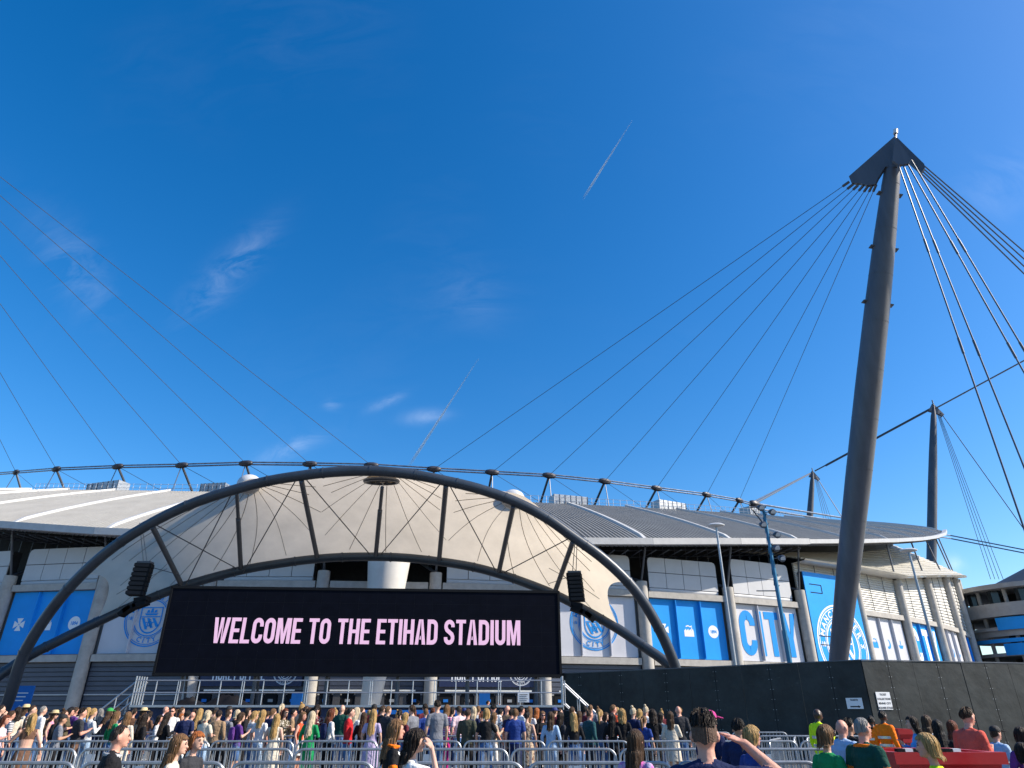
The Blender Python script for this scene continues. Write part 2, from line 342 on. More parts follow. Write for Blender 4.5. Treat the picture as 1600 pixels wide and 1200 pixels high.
# ------------------------------------------------------------------ ground
g = MB().grid(lambda i, j: Vector((-900 + 180 * i, -300 + 180 * j, 0)), 10, 10).build('ground', M['asphalt']); tag(g, 'grey tarmac forecourt under the crowd', 'ground', kind='structure')
pl = MB().grid(lambda i, j: S(-50 + 4 * i, 112.2 + 7.8 * j, .35), 27, 1)
pl.grid(lambda i, j: S(-50 + 4 * i, 120, .35 * j), 27, 1)
tag(pl.build('pavement', M['conc_d']), kind='structure')

# ------------------------------------------------------------------ stadium
def ze(b): return 15.05 + (.0048 if b > -4 else .0078) * (b + 4) ** 2
def zt(b): return 24.6 + .0034 * b * b
def er(b): return 114.6 - 2.3 * min(max((b - 16) / 24, 0), 1)
def zr(b, r):
    t = (er(b) - r) / (er(b) - 95)
    return ze(b) + (zt(b) - ze(b)) * t + .25 * math.sin(math.pi * min(max(t, 0), 1)) + .2 * (1 - math.exp(-t * 12)) - .34
def zw(b): return 16.2 + max(0, b - 30) * .26          # top of the slatted upper wall
ST = thing('stadium', S(0, 112, 0), 'large round stadium with ribbed roof and blue and white banner panels', 'stadium')
COLS = [-34.5 + 5 * k for k in range(18)]
def radial(b): d = S(b, 1, 0) - S(b, 0, 0); return d
def tang(b): return Vector((-radial(b).y, radial(b).x, 0)).normalized()
for i, b0 in enumerate(COLS[:-1]):
    b1 = b0 + 5; n = 22; prof = [(0, 0), (.74, 0), (.76, .45), (.98, .45)]
    ks = [(k + q, h) for k in range(n) for q, h in prof] + [(n, 0)]
    NR = 9
    m = MB(); _r = lambda a, j: er(b0 + 5 * ks[a][0] / n) - (er(b0 + 5 * ks[a][0] / n) - 95) * (j / NR) ** 1.3; m.grid(lambda a, j: S(b0 + 5 * ks[a][0] / n, _r(a, j), zr(b0 + 5 * ks[a][0] / n, _r(a, j)) + ks[a][1]), len(ks) - 1, NR)
    m.build('roof_sheet', M['roof'], ST)
    # gutter fascia
    m = MB(); e0, e1 = er(b0) + .3, er(b1) + .3; m.obox((S(b0, e0, (ze(b0) + .05)) + S(b1, e1, ze(b1) + .05)) / 2, (S(b1, e1, ze(b1)) - S(b0, e0, ze(b0))) / 2, radial(b0 + 2.5) * .3, (0, 0, .30 if b0 < 18 else .22))
    m.build('gutter', M['fascia'], ST)
    # near-black backing added to darken the open upper level, shade put into its colour
    m = MB(); m.grid(lambda a, j: S(b0 + a * 5, (104.5, 104.5)[j], (11.4, zr(b0 + a * 5, 104.5) - .15)[j]), 1, 1); m.build('shade_backing', M['dark'], ST)
    if b0 < 20:                          # steelwork under the eaves
        m = MB()
        for k in range(7):
            bb = b0 + .5 + k * .7; m.tube([S(bb, 113.9, ze(bb) - .5), S(bb + .2, 110, ze(bb) - .6)], .06, 5)
            m.tube([S(bb, 110.6, ze(bb) + .6), S(bb, 110.6, 14.6)], .035, 5)
        for zz in (.1, -.55): m.tube([S(b0, 110.6, ze(b0) + zz), S(b1, 110.6, ze(b1) + zz)], .05, 5)
        m.build('eaves_truss', M['steel'], ST)
for b in COLS:
    m = MB(); NR = 12
    pr = [er(b) - (er(b) - 95) * j / NR for j in range(NR + 1)]
    tv = tang(b) * .24
    v = []
    for r in pr:
        z = zr(b, r)
        drop = .35 if r > er(b) - .6 else 0
        for sgn, h in ((-1, .2), (-.75, .66 - drop), (.75, .66 - drop), (1, .2)): v.append(S(b, r, z + h) + tv * sgn)
    f = [(4 * i + k, 4 * i + k + 1, 4 * i + k + 5, 4 * i + k + 4) for i in range(NR) for k in range(3)] + [(0, 1, 2, 3)]
    m.add(v, f); m.build('roof_rib', M['rib'], ST)
    top = 12.9 if b < 18 else (13.3 if b < 24 else zw(b) - .2)
    m = MB().tube([S(b, 112.25, 0), S(b, 112.25, top)], .54, 14); m.build('column', M['conc'], ST, True)
    m = MB().tube([S(b, 112.25, top - .1), S(b, er(b) - 1, ze(b) - .2)], .1, 6); m.tube([S(b, 112.25, top), S(b - 1.2, 106, top + 2.6)], .14, 6); m.build('roof_strut', M['steel'], ST)
def bay(b0):                            # chord frame of the bay between two columns
    a, c = S(b0, 112, 0), S(b0 + 5, 112, 0); ux = (c - a).normalized(); nrm = Vector((ux.y, -ux.x, 0))
    if nrm.dot(radial(b0 + 2.5)) < 0: nrm = -nrm
    return a, ux, nrm, (c - a).length
ICON_CROSS = Flat()
for k in range(4): ICON_CROSS.add(([(-.06, .05), (.06, .05), (.3, .5), (-.3, .5)], [(0, 1, 2, 3)]), 0, 0, R(90 * k))
ICON_WORKS = Flat(); ICON_WORKS.add(([(-.5, -.5), (.5, -.5), (.5, 0), (-.5, 0)], [(0, 1, 2, 3)]))
for k in range(4): ICON_WORKS.add(([(-.5 + .25 * k, 0), (-.27 + .25 * k, 0), (-.3 + .25 * k, .16)], [(0, 1, 2)]))
ICON_WORKS.add(([(-.3, .3), (-.05, .38), (.15, .28), (.35, .36), (.35, .46), (.12, .38), (-.05, .48), (-.3, .4)], [(0, 1, 6, 7), (1, 2, 5, 6), (2, 3, 4, 5)])); ICON_WORKS.add(([(.25, 0), (.36, 0), (.36, .3), (.28, .3)], [(0, 1, 2, 3)]))
ICON_DISC = Flat(); ICON_DISC.add(ring2d(0.001, .55, n=28))
ICON_BOAT = Flat(); ICON_BOAT.add(([(-.5, 0), (.5, 0), (.25, -.35), (-.25, -.35)], [(0, 1, 2, 3)])); ICON_BOAT.add(([(-.05, .05), (.1, .05), (.1, .45), (-.05, .5)], [(0, 1, 2, 3)]))
ICON_MOON = Flat(); ICON_MOON.add(([(.5 * math.cos(R(a)), .5 * math.sin(R(a))) for a in range(-110, 71, 20)] + [(.36 * math.cos(R(a)) - .1, .36 * math.sin(R(a)) + .1) for a in range(70, -111, -20)], [(i, i + 1, 18 - i, 19 - i) for i in range(9)]))
CREST = crest()
Z0, Z1 = 6.2, 11.45
def banner(b0, kind):
    a, ux, nrm, w = bay(b0); x0, x1 = .75, w - .75; pw = (x1 - x0) / 3; up = Vector((0, 0, 1))
    bm_, pm = (M['blue'], M['white2']) if kind[0] == 'b' else (M['bwhite'], M['blue2'])
    for k in range(3):
        m = MB(); c = a + ux * (x0 + pw * (k + .5)) + up * ((Z0 + Z1) / 2)
        m.obox(c - nrm * .06, ux * (pw / 2 - .012), nrm * .06, up * ((Z1 - Z0) / 2))
        if k: m.obox(a + ux * (x0 + pw * k + .03) + nrm * .16 + up * ((Z0 + Z1) / 2), ux * .03, nrm * .16, up * ((Z1 - Z0) / 2 - .05))
        p = m.build('banner_panel', bm_, ST)
        org = a + ux * (x0 + pw * (k + .5)) + nrm * .012
        if kind in ('b_icon', 'w_icon'):
            ic = ((ICON_CROSS, ICON_WORKS, ICON_DISC) if kind[0] == 'b' else (ICON_WORKS, ICON_MOON, ICON_BOAT))[k]
            ic.build('emblem', pm, p, org + up * (Z0 + 2.5), ux * 1.05, up * 1.05)
            if kind[0] == 'b' and k == 2:
                tt = Flat(); tt.add(text2d('1894', .42, .85, .012), 0, -.14); tt.build('year_lettering', M['blue2'], p, org + up * (Z0 + 2.5) + nrm * .01, ux, up)
    full = a + ux * (w / 2)
    if kind == 'w_crest': CREST.build('club_crest', pm, ST, full + nrm * .03 + up * (Z0 + 2.85), ux * 2.35, up * 2.35)
    if kind in ('w_city', 'b_city'):
        t, tw = block_text('CITY', .21, .62, .1); kx_ = 7.6 / tw; t.build('city_lettering', pm, ST, full - ux * 3.8 + nrm * .03 + up * (Z0 + .5), ux * kx_, up * 4.2)
BK = {-24.5: 'b_icon', -19.5: 'b_icon', -14.5: 'w_crest', -9.5: 'b_plain', -4.5: 'w_plain', .5: 'b_plain', 5.5: 'w_crest', 10.5: 'b_icon', 15.5: 'w_city', 25.5: 'w_icon', 30.5: 'b_city', 35.5: 'w_icon', 40.5: 'b_plain', -29.5: 'w_crest', -34.5: 'b_plain'}
for b0 in COLS[:-1]:
    a, ux, nrm, w = bay(b0); up = Vector((0, 0, 1))
    if b0 in BK: banner(b0, BK[b0])
    MB().obox(a + ux * (w / 2) - nrm * .45 + up * 8.9, ux * (w / 2), nrm * .1, up * 3.0).build('inner_wall', M['conc_d'], ST)
    for z, hh in ((11.78, .28), (5.85, .28)):
        MB().obox(a + ux * (w / 2) + nrm * .1 + up * z, ux * (w / 2 - .63), nrm * .3, up * hh).build('concrete_beam', M['conc'], ST)
    # ground-floor wall of horizontal slats, with a pale rail
    m = MB(); nS = 14
    for k in range(nS):
        z = .4 + k * (5.15 / nS); m.obox(a + ux * (w / 2) - nrm * .05 + up * (z + .17), ux * (w / 2 - .6), nrm * (.05 + .0), up * .155)
    o = m.build('shutter_slats', M['shutter'], ST); o['kind'] = 'stuff'
    MB().obox(a + ux * (w / 2) - nrm * .3 + up * 3, ux * (w / 2), nrm * .1, up * 2.95).build('ground_floor_wall', M['navy'], ST)
    MB().obox(a + ux * (w / 2) + nrm * .04 + up * 3.05, ux * (w / 2 - .62), nrm * .03, up * .05).build('wall_rail', M['fascia'], ST)
    if b0 < 20 and b0 != -4.5:           # white pod panels
        px0, px1, pz0, pz1 = .95, w - .95, 12.1, 15.35
        if b0 >= 14: pz1 = 15.9
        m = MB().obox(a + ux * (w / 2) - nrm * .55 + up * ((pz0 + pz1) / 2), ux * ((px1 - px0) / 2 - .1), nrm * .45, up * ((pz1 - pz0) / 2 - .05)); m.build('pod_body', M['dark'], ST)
        m = MB().tube([a + ux * (px0 + .05) - nrm * .2 + up * (pz0 + .18), a + ux * (px1 - .05) - nrm * .2 + up * (pz0 + .18)], .24, 10); m.build('pod_lip', M['white'], ST, True)
        W4 = (px1 - px0) / 4; H2 = (pz1 - pz0 - .35) / 2
        for r_ in range(2):
            for k in range(4):
                c = a + ux * (px0 + W4 * (k + .5)) + up * (pz0 + .35 + H2 * (r_ + .5))
                hw, hh = W4 / 2 - .03, H2 / 2 - .03; corner = .35 if (k in (0, 3) and r_ == 1) else .02
                sg = -1 if k == 0 else 1
                pts = [(-hw, -hh), (hw, -hh), (hw, hh), (-hw, hh)]
                if corner > .1: pts = [(-hw, -hh), (hw, -hh), (hw, hh), (-hw + .35, hh), (-hw + .1, hh - .1), (-hw, hh - .35)]
                if corner > .1 and k == 3: pts = [(-x, y) for x, y in pts][::-1]
                MB().poly([c - nrm * .05 + ux * x + up * y for x, y in pts], nrm * .1).build('pod_panel', M['white'], ST)
    if b0 >= 20:                         # lapped boards: upright wall, then raking back under the roof
        NBD = 16
        for k in range(NBD):
            za, zb = 12.06 + (zw(b0) - 12.06) * k / NBD, 12.06 + (zw(b0) - 12.06) * (k + 1) / NBD
            zc, zd = 12.06 + (zw(b0 + 5) - 12.06) * k / NBD, 12.06 + (zw(b0 + 5) - 12.06) * (k + 1) / NBD
            MB().add([S(b0, 112.12, za), S(b0 + 5, 112.12, zc), S(b0 + 5, 111.98, zd + .02), S(b0, 111.98, zb + .02), S(b0, 111.9, za), S(b0 + 5, 111.9, zc), S(b0 + 5, 111.9, zd), S(b0, 111.9, zb)],
                     [(0, 1, 2, 3), (0, 4, 5, 1), (3, 2, 6, 7), (4, 7, 6, 5)]).build('cladding_board', M['board'], ST)
        for k in range(NBD):
            t0, t1 = k / NBD, (k + 1) / NBD; P = lambda b, t, o: S(b, 113.7 - 9.2 * t + o, zw(b) + .1 + (zr(b, 104.5) - zw(b) - 3.4) * t + o * .6)
            MB().add([P(b0, t0, .14), P(b0 + 5, t0, .14), P(b0 + 5, t1, 0), P(b0, t1, 0), P(b0, t0, -.1), P(b0 + 5, t0, -.1), P(b0 + 5, t1, -.1), P(b0, t1, -.1)],
                     [(0, 1, 2, 3), (0, 4, 5, 1), (3, 2, 6, 7), (4, 7, 6, 5)]).build('cladding_board', M['board'], ST)
        MB().grid(lambda i_, j_: S(b0 + 5 * i_, (111.85, 113.75)[j_], zw(b0 + 5 * i_) + .0), 1, 1).build('cladding_soffit', M['board'], ST)
        for q in (1.67, 3.33): MB().tube([S(b0 + q, 112.1, 12.1), S(b0 + q, 112.1, zw(b0 + q))], .035, 5).build('cladding_joint', M['steel'], ST)
# large crest panel standing proud of the wall
a, ux, nrm, w = bay(20.5); up = Vector((0, 0, 1))
m = MB().obox(a + ux * (w / 2 + .0) + nrm * .55 + up * 10.15, ux * (w / 2 - .60), nrm * .05, up * 5.15); cp = m.build('crest_panel', M['blue'], ST)
MB().obox(a + ux * (w / 2 - .05) + nrm * .27 + up * 10.1, ux * (w / 2 - .5), nrm * .22, up * 5.17).build('crest_panel_frame', M['black'], ST)
CREST.build('club_crest', M['white2'], cp, a + ux * (w / 2 + .15) + nrm * .62 + up * 8.1, ux * 4.05, up * 4.05, clip=None)
for z in (13.2, 8.0):
    m = MB()
    for q in ((0, .85), (0, -.0)): m.obox(a + ux * 2.3 + nrm * .615 + up * (z + q[1]), ux * .95, nrm * .012, up * .04)
    m.obox(a + ux * 3.25 + nrm * .615 + up * (z + .42), ux * .05, nrm * .012, up * .42); m.build('vent_frame', M['black'], cp)
# ground floor: ticket office boards, turnstile doors, strip lights
for b0, full in ((-9.5, 1), (.5, 1)):
    a, ux, nrm, w = bay(b0); o = MB().obox(a + ux * (w / 2) + nrm * .3 + up * 4.6, ux * (w / 2 - .7), nrm * .05, up * .95).build('ticket_office_board', mat('board_navy', (.015, .025, .075), .45), ST)
    t, tw = block_text('TICKET OFFICE', .15, .48, .07); t.build('ticket_office_lettering', M['white2'], o, a + ux * (w / 2 - 3.3) + nrm * .37 + up * 4.05, ux * (4.4 / tw), up * 1.15)
    CREST.build('club_crest', M['white2'], o, a + ux * (w / 2 + 2.75) + nrm * .37 + up * 4.75, ux * 1.0, up * 1.0)
for b0 in (-9.5, -4.5, .5, 5.5):
    a, ux, nrm, w = bay(b0)
    for k in range(5):
        c = a + ux * (1.3 + k * (w - 2.6) / 4) + nrm * .18
        d = MB().obox(c + up * 1.75, ux * .5, nrm * .05, up * 1.4).build('turnstile_door', M['black'], ST)
        MB().obox(c + nrm * .07 + up * 2.6, ux * .2, nrm * .012, up * .11).build('number_plate', mat('plate_grey', (.30, .31, .32), .5) if k % 2 else M['bsign'], d)
        if k < 4: MB().obox(c + ux * (w - 2.6) / 8 + up * 1.75, ux * .28, nrm * .1, up * 1.4).build('turnstile_pier', mat('pier_dark', (.07, .07, .075), .8), ST)
    MB().obox(a + ux * (w / 2) + nrm * .35 + up * 3.35, ux * (w / 2 - 1.2), nrm * .06, up * .06).build('strip_light', M['tube'], ST)
# tapering white pylon in the middle
ce = at(588, 1000, 56); 
m = MB().tube([(ce.x - .45, 57, 0), (ce.x + .0, 57, 5), (ce.x + .25, 57, 10.5), (ce.x + .35, 57, 14)], [.6, 0.95, 1.5, 1.85], 24); m.build('pylon', mat('pylon_paint', (.58, .56, .52), .5, nscale=.8, var=.1), ST, True)
# roof plant boxes, edge rail
for (x, y, ww) in ((168, 766, 5.2), (338, 766, 3.2), (888, 788, 4.6), (1045, 796, 4.6), (1172, 803, 2.6)):
    p = hit(x, y, 93.8); b = math.degrees(math.atan2((p.xy - CC).dot(CV), (p.xy - CC).dot(CU))); t = tang(b)
    z = zr(b, 95); o = MB().obox(S(b, 93.8, z + .75), t * (ww / 2), radial(b) * .9, (0, 0, .85)).build('plant_box', M['galv'], ST)
    m = MB()
    for k in range(7): m.obox(S(b, 93.8, z + .75) + radial(b) * .92 + t * (ww / 2) * (-1 + 2 * k / 6), t * .04, radial(b) * .02, (0, 0, .86))
    m.build('box_rib', M['steel'], o)
m = MB()
for k in range(120):
    b = -34 + k * .62; m.tube([S(b, 95, zt(b)), S(b, 95, zt(b) + 1.15)], .03, 4)
o = m.build('edge_rail_posts', M['rail'], ST); o['kind'] = 'stuff'
for h in (.6, 1.1): MB().tube([S(-34 + k * 2, 95, zt(-34 + k * 2) + h) for k in range(38)], .025, 4).build('edge_rail', M['rail'], ST)

# ------------------------------------------------------------------ ring cable with nodes
NP = [(25, 738), (88, 733), (184, 729), (284, 727), (384, 724), (484, 725), (580, 727), (678, 733), (769, 738), (858, 743), (945, 752), (1026, 763), (1104, 773), (1155, 782), (1180, 789)]
NODES = [hit(x, y, 90) for x, y in NP]
RC = thing('ring_cable', (NODES[7].x, NODES[7].y, 26), 'twisted steel ring cable with dark cast nodes strung above the stadium roof', 'cable ring')
ext = [2 * NODES[0] - NODES[1]] + NODES
for i in range(len(ext) - 1):
    for dz in (.16, -.16): MB().tube([ext[i] + Vector((0, 0, dz)), ext[i + 1] + Vector((0, 0, dz))], .1, 6).build('ring_strand', M['ringc'], RC)
far = at(1485, 838, 175); far2 = at(1700, 880, 160)
for dz in (.25, -.6): MB().tube([NODES[-1] + Vector((0, 0, dz)), far + Vector((0, 0, dz)), far2 + Vector((0, 0, dz))], .16, 6).build('ring_strand', M['ringc'], RC)
for i, p in enumerate(NODES):
    k = 1.7 if i == len(NODES) - 1 else 1
    b = math.degrees(math.atan2((p.xy - CC).dot(CV), (p.xy - CC).dot(CU))); t = tang(b)
    m = MB(); nn = 10
    m.tube([p + t * q * k for q in (-.95, -.8, -.3, .3, .8, .95)], [.1 * k, .3 * k, .42 * k, .42 * k, .3 * k, .1 * k], 8); nd = m.build('cast_node', M['node'], RC, True)
    q = (p.xy - CC).length
    MB().tube([p, S(b, 83.5, 25.5)], .16, 7).build('inclined_strut', M['steel'], nd)
    MB().tube([p, S(b, 91, zt(b) - .5)], .06, 5).build('hanger', M['steel'], nd)
    if i < len(NODES) - 1:
        b2 = NODES[i + 1]; MB().tube([p, (b2.x, b2.y, b2.z - 4.5)], .03, 4).build('brace_wire', M['cable'], nd)

# ------------------------------------------------------------------ masts and stay cables
def mast(base, top, rk, label, nm='stay_mast'):
    T = thing(nm, base, label, 'mast', 'raking masts round the stadium')
    base, top = Vector(base), Vector(top); n = 16
    prof = [(0, .52), (.12, .74), (.25, .92), (.4, 1.04), (.55, 1.08), (.7, 1.04), (.82, .93), (.92, .76), (.96, .66), (1, .15)]
    MB().tube([base.lerp(top, t) for t, r in prof], [r * rk for t, r in prof], 28).build('mast_tube', M['mast'], T, True)
    return T
B1 = Vector((26.2, 62, 0)); T1 = at(1399, 222, 46.2)
M1 = mast(B1, T1, 1.0, 'tall dark cigar-shaped mast leaning outward above the black hoarding')
for t in (.80, .9, .7): 
    p = B1.lerp(T1, t); d = (T1 - B1).normalized(); x = d.cross(Vector((0, 1, 0))).normalized(); r_ = {.8: .96, .9: .82, .7: 1.05}[t]
    MB().obox(p, x * (r_ + .28), Vector((0, .25, 0)), d * .04).build('step_bracket', M['steel'], M1)
for k in range(1, 12):
    p = B1.lerp(T1, k / 12); d = (T1 - B1).normalized(); rr_ = 1.085 * math.sin(math.pi * (.16 + .70 * k / 12)) ** .55
    t_ = k / 12; pf = [(0, .52), (.12, .74), (.25, .92), (.4, 1.04), (.55, 1.08), (.7, 1.04), (.82, .93), (.92, .76), (.96, .66), (1, .15)]
    rr_ = next(a1 + (b1 - a1) * (t_ - a0) / (b0_ - a0) for (a0, a1), (b0_, b1) in zip(pf, pf[1:]) if a0 <= t_ <= b0_)
    MB().tube([p - d * .03, p + d * .03], rr_ + .012, 28).build('weld_ring', M['mast'], M1, True)
def on_fin(x, y, Y, sl):
    q = at(x, y, Y)
    for _ in range(4): q = at(x, y, Y + sl * (T1.x - q.x))
    return q
def plate(T, pix, Y, th, sl):
    pts = [on_fin(x, y, Y, sl) for x, y in pix]; n = Vector((-sl, -1, 0)).normalized()
    MB().poly([p - n * th / 2 for p in pts], n * th).build('cable_fin', M['mast'], T)
plate(M1, [(1399, 214), (1327, 277), (1331, 287), (1345, 288), (1356, 291), (1368, 289), (1373, 279), (1384, 262), (1402, 262)], 46.1, .35, .8)
plate(M1, [(1399, 214), (1444, 258), (1445, 264), (1440, 272), (1424, 258), (1400, 240)], 46.6, .35, .5)
plate(M1, [(1398, 216), (1423, 250), (1420, 257), (1404, 259), (1394, 252)], 45.2, .3, .3)
MB().tube([at(1399, 216, 46.2), at(1399.3, 208, 46.2)], .12, 8).build('finial_post', M['steel'], M1)
MB().tube([at(1399.3, 209, 46.2), at(1399.5, 203, 46.2)], .2, 10).build('beacon_light', M['lamp'], M1)
cab_st = [(1327, 284), (1333, 288), (1341, 289), (1349, 290), (1356, 291), (1363, 290), (1369, 289)]
for k, (x, y) in enumerate(cab_st):
    p = on_fin(x, y, 46.1, .8); MB().tube([p, NODES[7 + k]], .032, 5).build('stay_cable', M['cable'], M1)
    MB().tube([p, p.lerp(NODES[7 + k], .012)], .13, 6).build('cable_socket', M['steel'], M1)
g_end = [(1700, 1115, 40), (1756, 1115, 41), (1905, 1115, 42), (1945, 1115, 43)]
for (x, y), (ex, ey, Y) in zip([(1404, 258), (1411, 257), (1418, 256), (1424, 250)], g_end):
    a_, b_ = at(x, y, 45.3), gnd(ex, Y); MB().tube([a_, b_], .06, 6).build('ground_tie', M['cable'], M1)
    for t in (.2, .42): MB().tube([a_.lerp(b_, t), a_.lerp(b_, t + .03)], .09, 6).build('turnbuckle', M['steel'], M1)
for k in range(4):
    a_ = on_fin(1444 - k, 259 + 4.5 * k, 46.6, .5); b_ = at(2250, (259 + 4.5 * k) + (.86 + .04 * k) * 806, 75); MB().tube([a_, b_], .06, 6).build('corner_tie', M['cable'], M1)
# matching mast on the other side of the entrance: mirror about the entrance axis
ax_b = -2.2; axd = (S(ax_b, 1, 0) - S(ax_b, 0, 0)).xy.normalized()
def mirror(p):
    q = p.xy - CC; q2 = 2 * q.dot(axd) * axd - q; q2 += CC; return Vector((q2.x, q2.y, p.z))
T0 = at(-327, 22, 40.0); B0 = mirror(B1)
M0 = mast(B0, T0, 1.0, 'dark raking mast beyond the edge holding the fan of cables')
for k in range(7):
    i = 6 - k; MB().tube([T0 + (NODES[i] - T0).normalized() * 1.5, NODES[i]], .032, 5).build('stay_cable', M['cable'], M0)
MB().poly([T0 + Vector((0, 0, 1.5)), T0 + Vector((-3, 0, -2)), T0 + Vector((0, 0, -3)), T0 + Vector((4, 1.5, -2))], (0, .3, 0)).build('cable_fin', M['mast'], M0)
B2 = Vector((89.4, 160, 0)); T2 = at(1459, 634, 159)
M2 = mast(B2, T2, 1.0, 'dark mast rising behind the pointed end of the roof')
B3 = Vector((77, 202, 0)); T3 = at(1270, 738, 201)
M3 = mast(B3, T3, 1.0, 'small distant dark mast beyond the middle of the roof')
def fin2(T, p, k):
    MB().poly([p + Vector((0, 0, 1.5 * k)), p + Vector((-3.2 * k, 0, -3.0 * k)), p + Vector((0, 0, -4 * k)), p + Vector((2.6 * k, 0, -5.5 * k)), p + Vector((2.4 * k, 0, -6.5 * k)), p + Vector((4.2 * k, 0, -5.0 * k))], (0, .6, 0)).build('cable_fin', M['mast'], T)
    MB().tube([p, p + Vector((0, 0, 3.2 * k))], .15, 6).build('finial_post', M['steel'], T)
fin2(M2, T2, .5); fin2(M3, T3, .45)
for q in ((1600, 560), ):
    MB().tube([at(1462, 638, 159), at(1760, 477, 150)], .2, 6).build('stay_cable', M['cable'], M2)
MB().tube([at(1453, 640, 159), at(1290, 728, 180)], .2, 6).build('stay_cable', M['cable'], M2); MB().tube([at(1453, 638, 159), at(1290, 726, 180)], .1, 5).build('stay_cable', M['cable'], M2)
for dz in (0, 1.2): MB().tube([at(1266, 740 - dz, 200), NODES[-1] + Vector((0, 0, .3 + dz * .3))], 0.2 if dz == 0 else .08, 6).build('stay_cable', M['cable'], M3)
MB().tube([at(1273, 736, 200), at(1330, 706, 195)], .2, 6).build('stay_cable', M['cable'], M3)
MB().tube([at(1275, 744, 200), at(1318, 812, 190)], .12, 5).build('stay_cable', M['cable'], M3)
for k in range(4): MB().tube([at(1273 + k, 746, 200), at(1288 + 4 * k, 815, 195)], .06, 4).build('stay_cable', M['cable'], M3)
for k in range(4): MB().tube([at(1465 + 1.2 * k, 648, 159), at(1548 + 6.5 * k, 905, 150)], .07, 4).build('stay_cable', M['cable'], M2)
MB().tube([at(1470, 645, 159), at(1625, 862, 140)], .1, 5).build('stay_cable', M['cable'], M2)

# ------------------------------------------------------------------ entrance canopy
def ay(x, y, Y0, k):
    d = ray(x, y); r_ = d.z / d.y; return at(x, y, (Y0 + k * H) / (1 - k * r_))
UP = [(-2, 1128), (15, 1090), (39, 1018), (90, 940), (150, 877), (216, 829), (300, 787), (400, 756), (472, 743), (530, 737), (586, 736), (640, 741), (685, 749), (745, 763), (800, 782), (850, 807), (893, 837), (945, 875), (992, 922), (1028, 979), (1055, 1042), (1078, 1128)]
LO = [(-95, 1130), (-45, 1090), (0, 1055), (45, 1025), (90, 1002), (147, 974), (215, 943), (285, 916), (372, 892), (440, 880), (496, 873), (545, 870), (600, 870), (640, 872), (685, 877), (735, 885), (778, 896), (825, 912), (872, 931), (920, 956), (968, 984), (1010, 1013), (1049, 1042), (1140, 1128)]
UPP = [ay(x, y, 43, -.34) for x, y in UP]; LOP = [ay(x, y, 40.5, .5) for x, y in LO]
def spl(P, t):
    n = len(P) - 1; t = min(max(t, 0), .99999) * n; i = int(t); f = t - i
    p0, p1, p2, p3 = P[max(i - 1, 0)], P[i], P[i + 1], P[min(i + 2, n)]
    return .5 * ((2 * p1) + (p2 - p0) * f + (2 * p0 - 5 * p1 + 4 * p2 - p3) * f * f + (3 * p1 - p0 - 3 * p2 + p3) * f ** 3)
def atx(P, PX, x):
    n = len(PX) - 1
    for i in range(n):
        if PX[i][0] <= x <= PX[i + 1][0]: return spl(P, (i + (x - PX[i][0]) / (PX[i + 1][0] - PX[i][0])) / n)
def U_(x): return atx(UPP, UP, x)
def L_(x): return atx(LOP, LO, x)
CN = thing('entrance_canopy', (-9, 42, 0), 'arched steel entrance canopy with pale stretched fabric over the big screen', 'canopy')
MB().tube([spl(UPP, k / 90) for k in range(91)], .31, 16).build('front_arch_tube', M['arch'], CN, True)
MB().tube([spl(LOP, k / 90) for k in range(91)], .30, 16).build('rear_arch_tube', M['arch'], CN, True)
for P_, nm_ in ((UPP, 'front'), (LOP, 'rear')):
    for k in range(3, 30, 2):
        q0, q1 = spl(P_, k / 32), spl(P_, k / 32 + .002); MB().tube([q0, q0 + (q1 - q0).normalized() * .09], .335, 16).build('flange_ring', M['arch'], CN, True)
NB = Vector((0, .47, .88)); CONES = [(.29, .10), (.553, .10), (.80, .10)]
def fab(u, v):
    e = .035 * math.sin(math.pi * v); u2 = e + u * (1 - 2 * e)
    a_ = U_(120 + 872 * u2); b_ = L_(147 + 823 * u2)
    p = a_.lerp(b_, v)
    env = math.sin(math.pi * min(max(u2, 0), 1)) ** .5
    bul = .55 * math.sin(math.pi * v) * env
    for cu, cv in CONES:
        d = math.hypot((u2 - cu) * 34, (v - cv) * 8.5); bul += (.62 if cu > .5 and cu < .6 else 1.1) * math.exp(-d / 2.6) * min(1, v * 14)
    return p + NB * (bul + .30 * (1 - v)) + Vector((0, .12, 0))
o = MB().grid(lambda i, j: fab(i / 120, j / 26), 120, 26).build('canopy_fabric', M['fabric'], CN, True)
for p in o.data.polygons: p.use_smooth = True
for k in range(58):
    for v0, dv in ((.015, .02), (.985, -.02)):
        p_ = fab((k + .5) / 58, v0); q_ = fab((k + .72) / 58, v0); r_ = fab((k + .5) / 58, v0 + dv)
        MB().obox(p_ - NB * .05, (q_ - p_) * .5, (r_ - p_).normalized() * .12, NB * .02).build('clamp_plate', M['galv'], CN)
sm = MB()
for cu, cv in CONES:
    for k in range(15):
        ang = R(-8 + 196 * k / 14); pts = []
        for j in range(14):
            s_ = .02 + 1.2 * j / 13; v = cv + s_ * math.sin(ang); u = cu + s_ * math.cos(ang) * .34
            lim = [abs(u - c2) for c2, _ in CONES]
            if v > 1 or v < .03 or u < .02 or u > .98 or min(lim) < abs(u - cu) - 1e-6: break
            pts.append(fab(u, v) - NB * .035)
        if len(pts) > 2: sm.tube(pts, .022, 4)
for v in (.72,): sm.tube([fab(.02 + .1 * k / 8, v) - NB * .03 for k in range(9)], .02, 4); sm.tube([fab(.88 + .1 * k / 8, v) - NB * .03 for k in range(9)], .02, 4)
o = sm.build('fabric_seams', M['seam'], CN); o['kind'] = 'stuff'
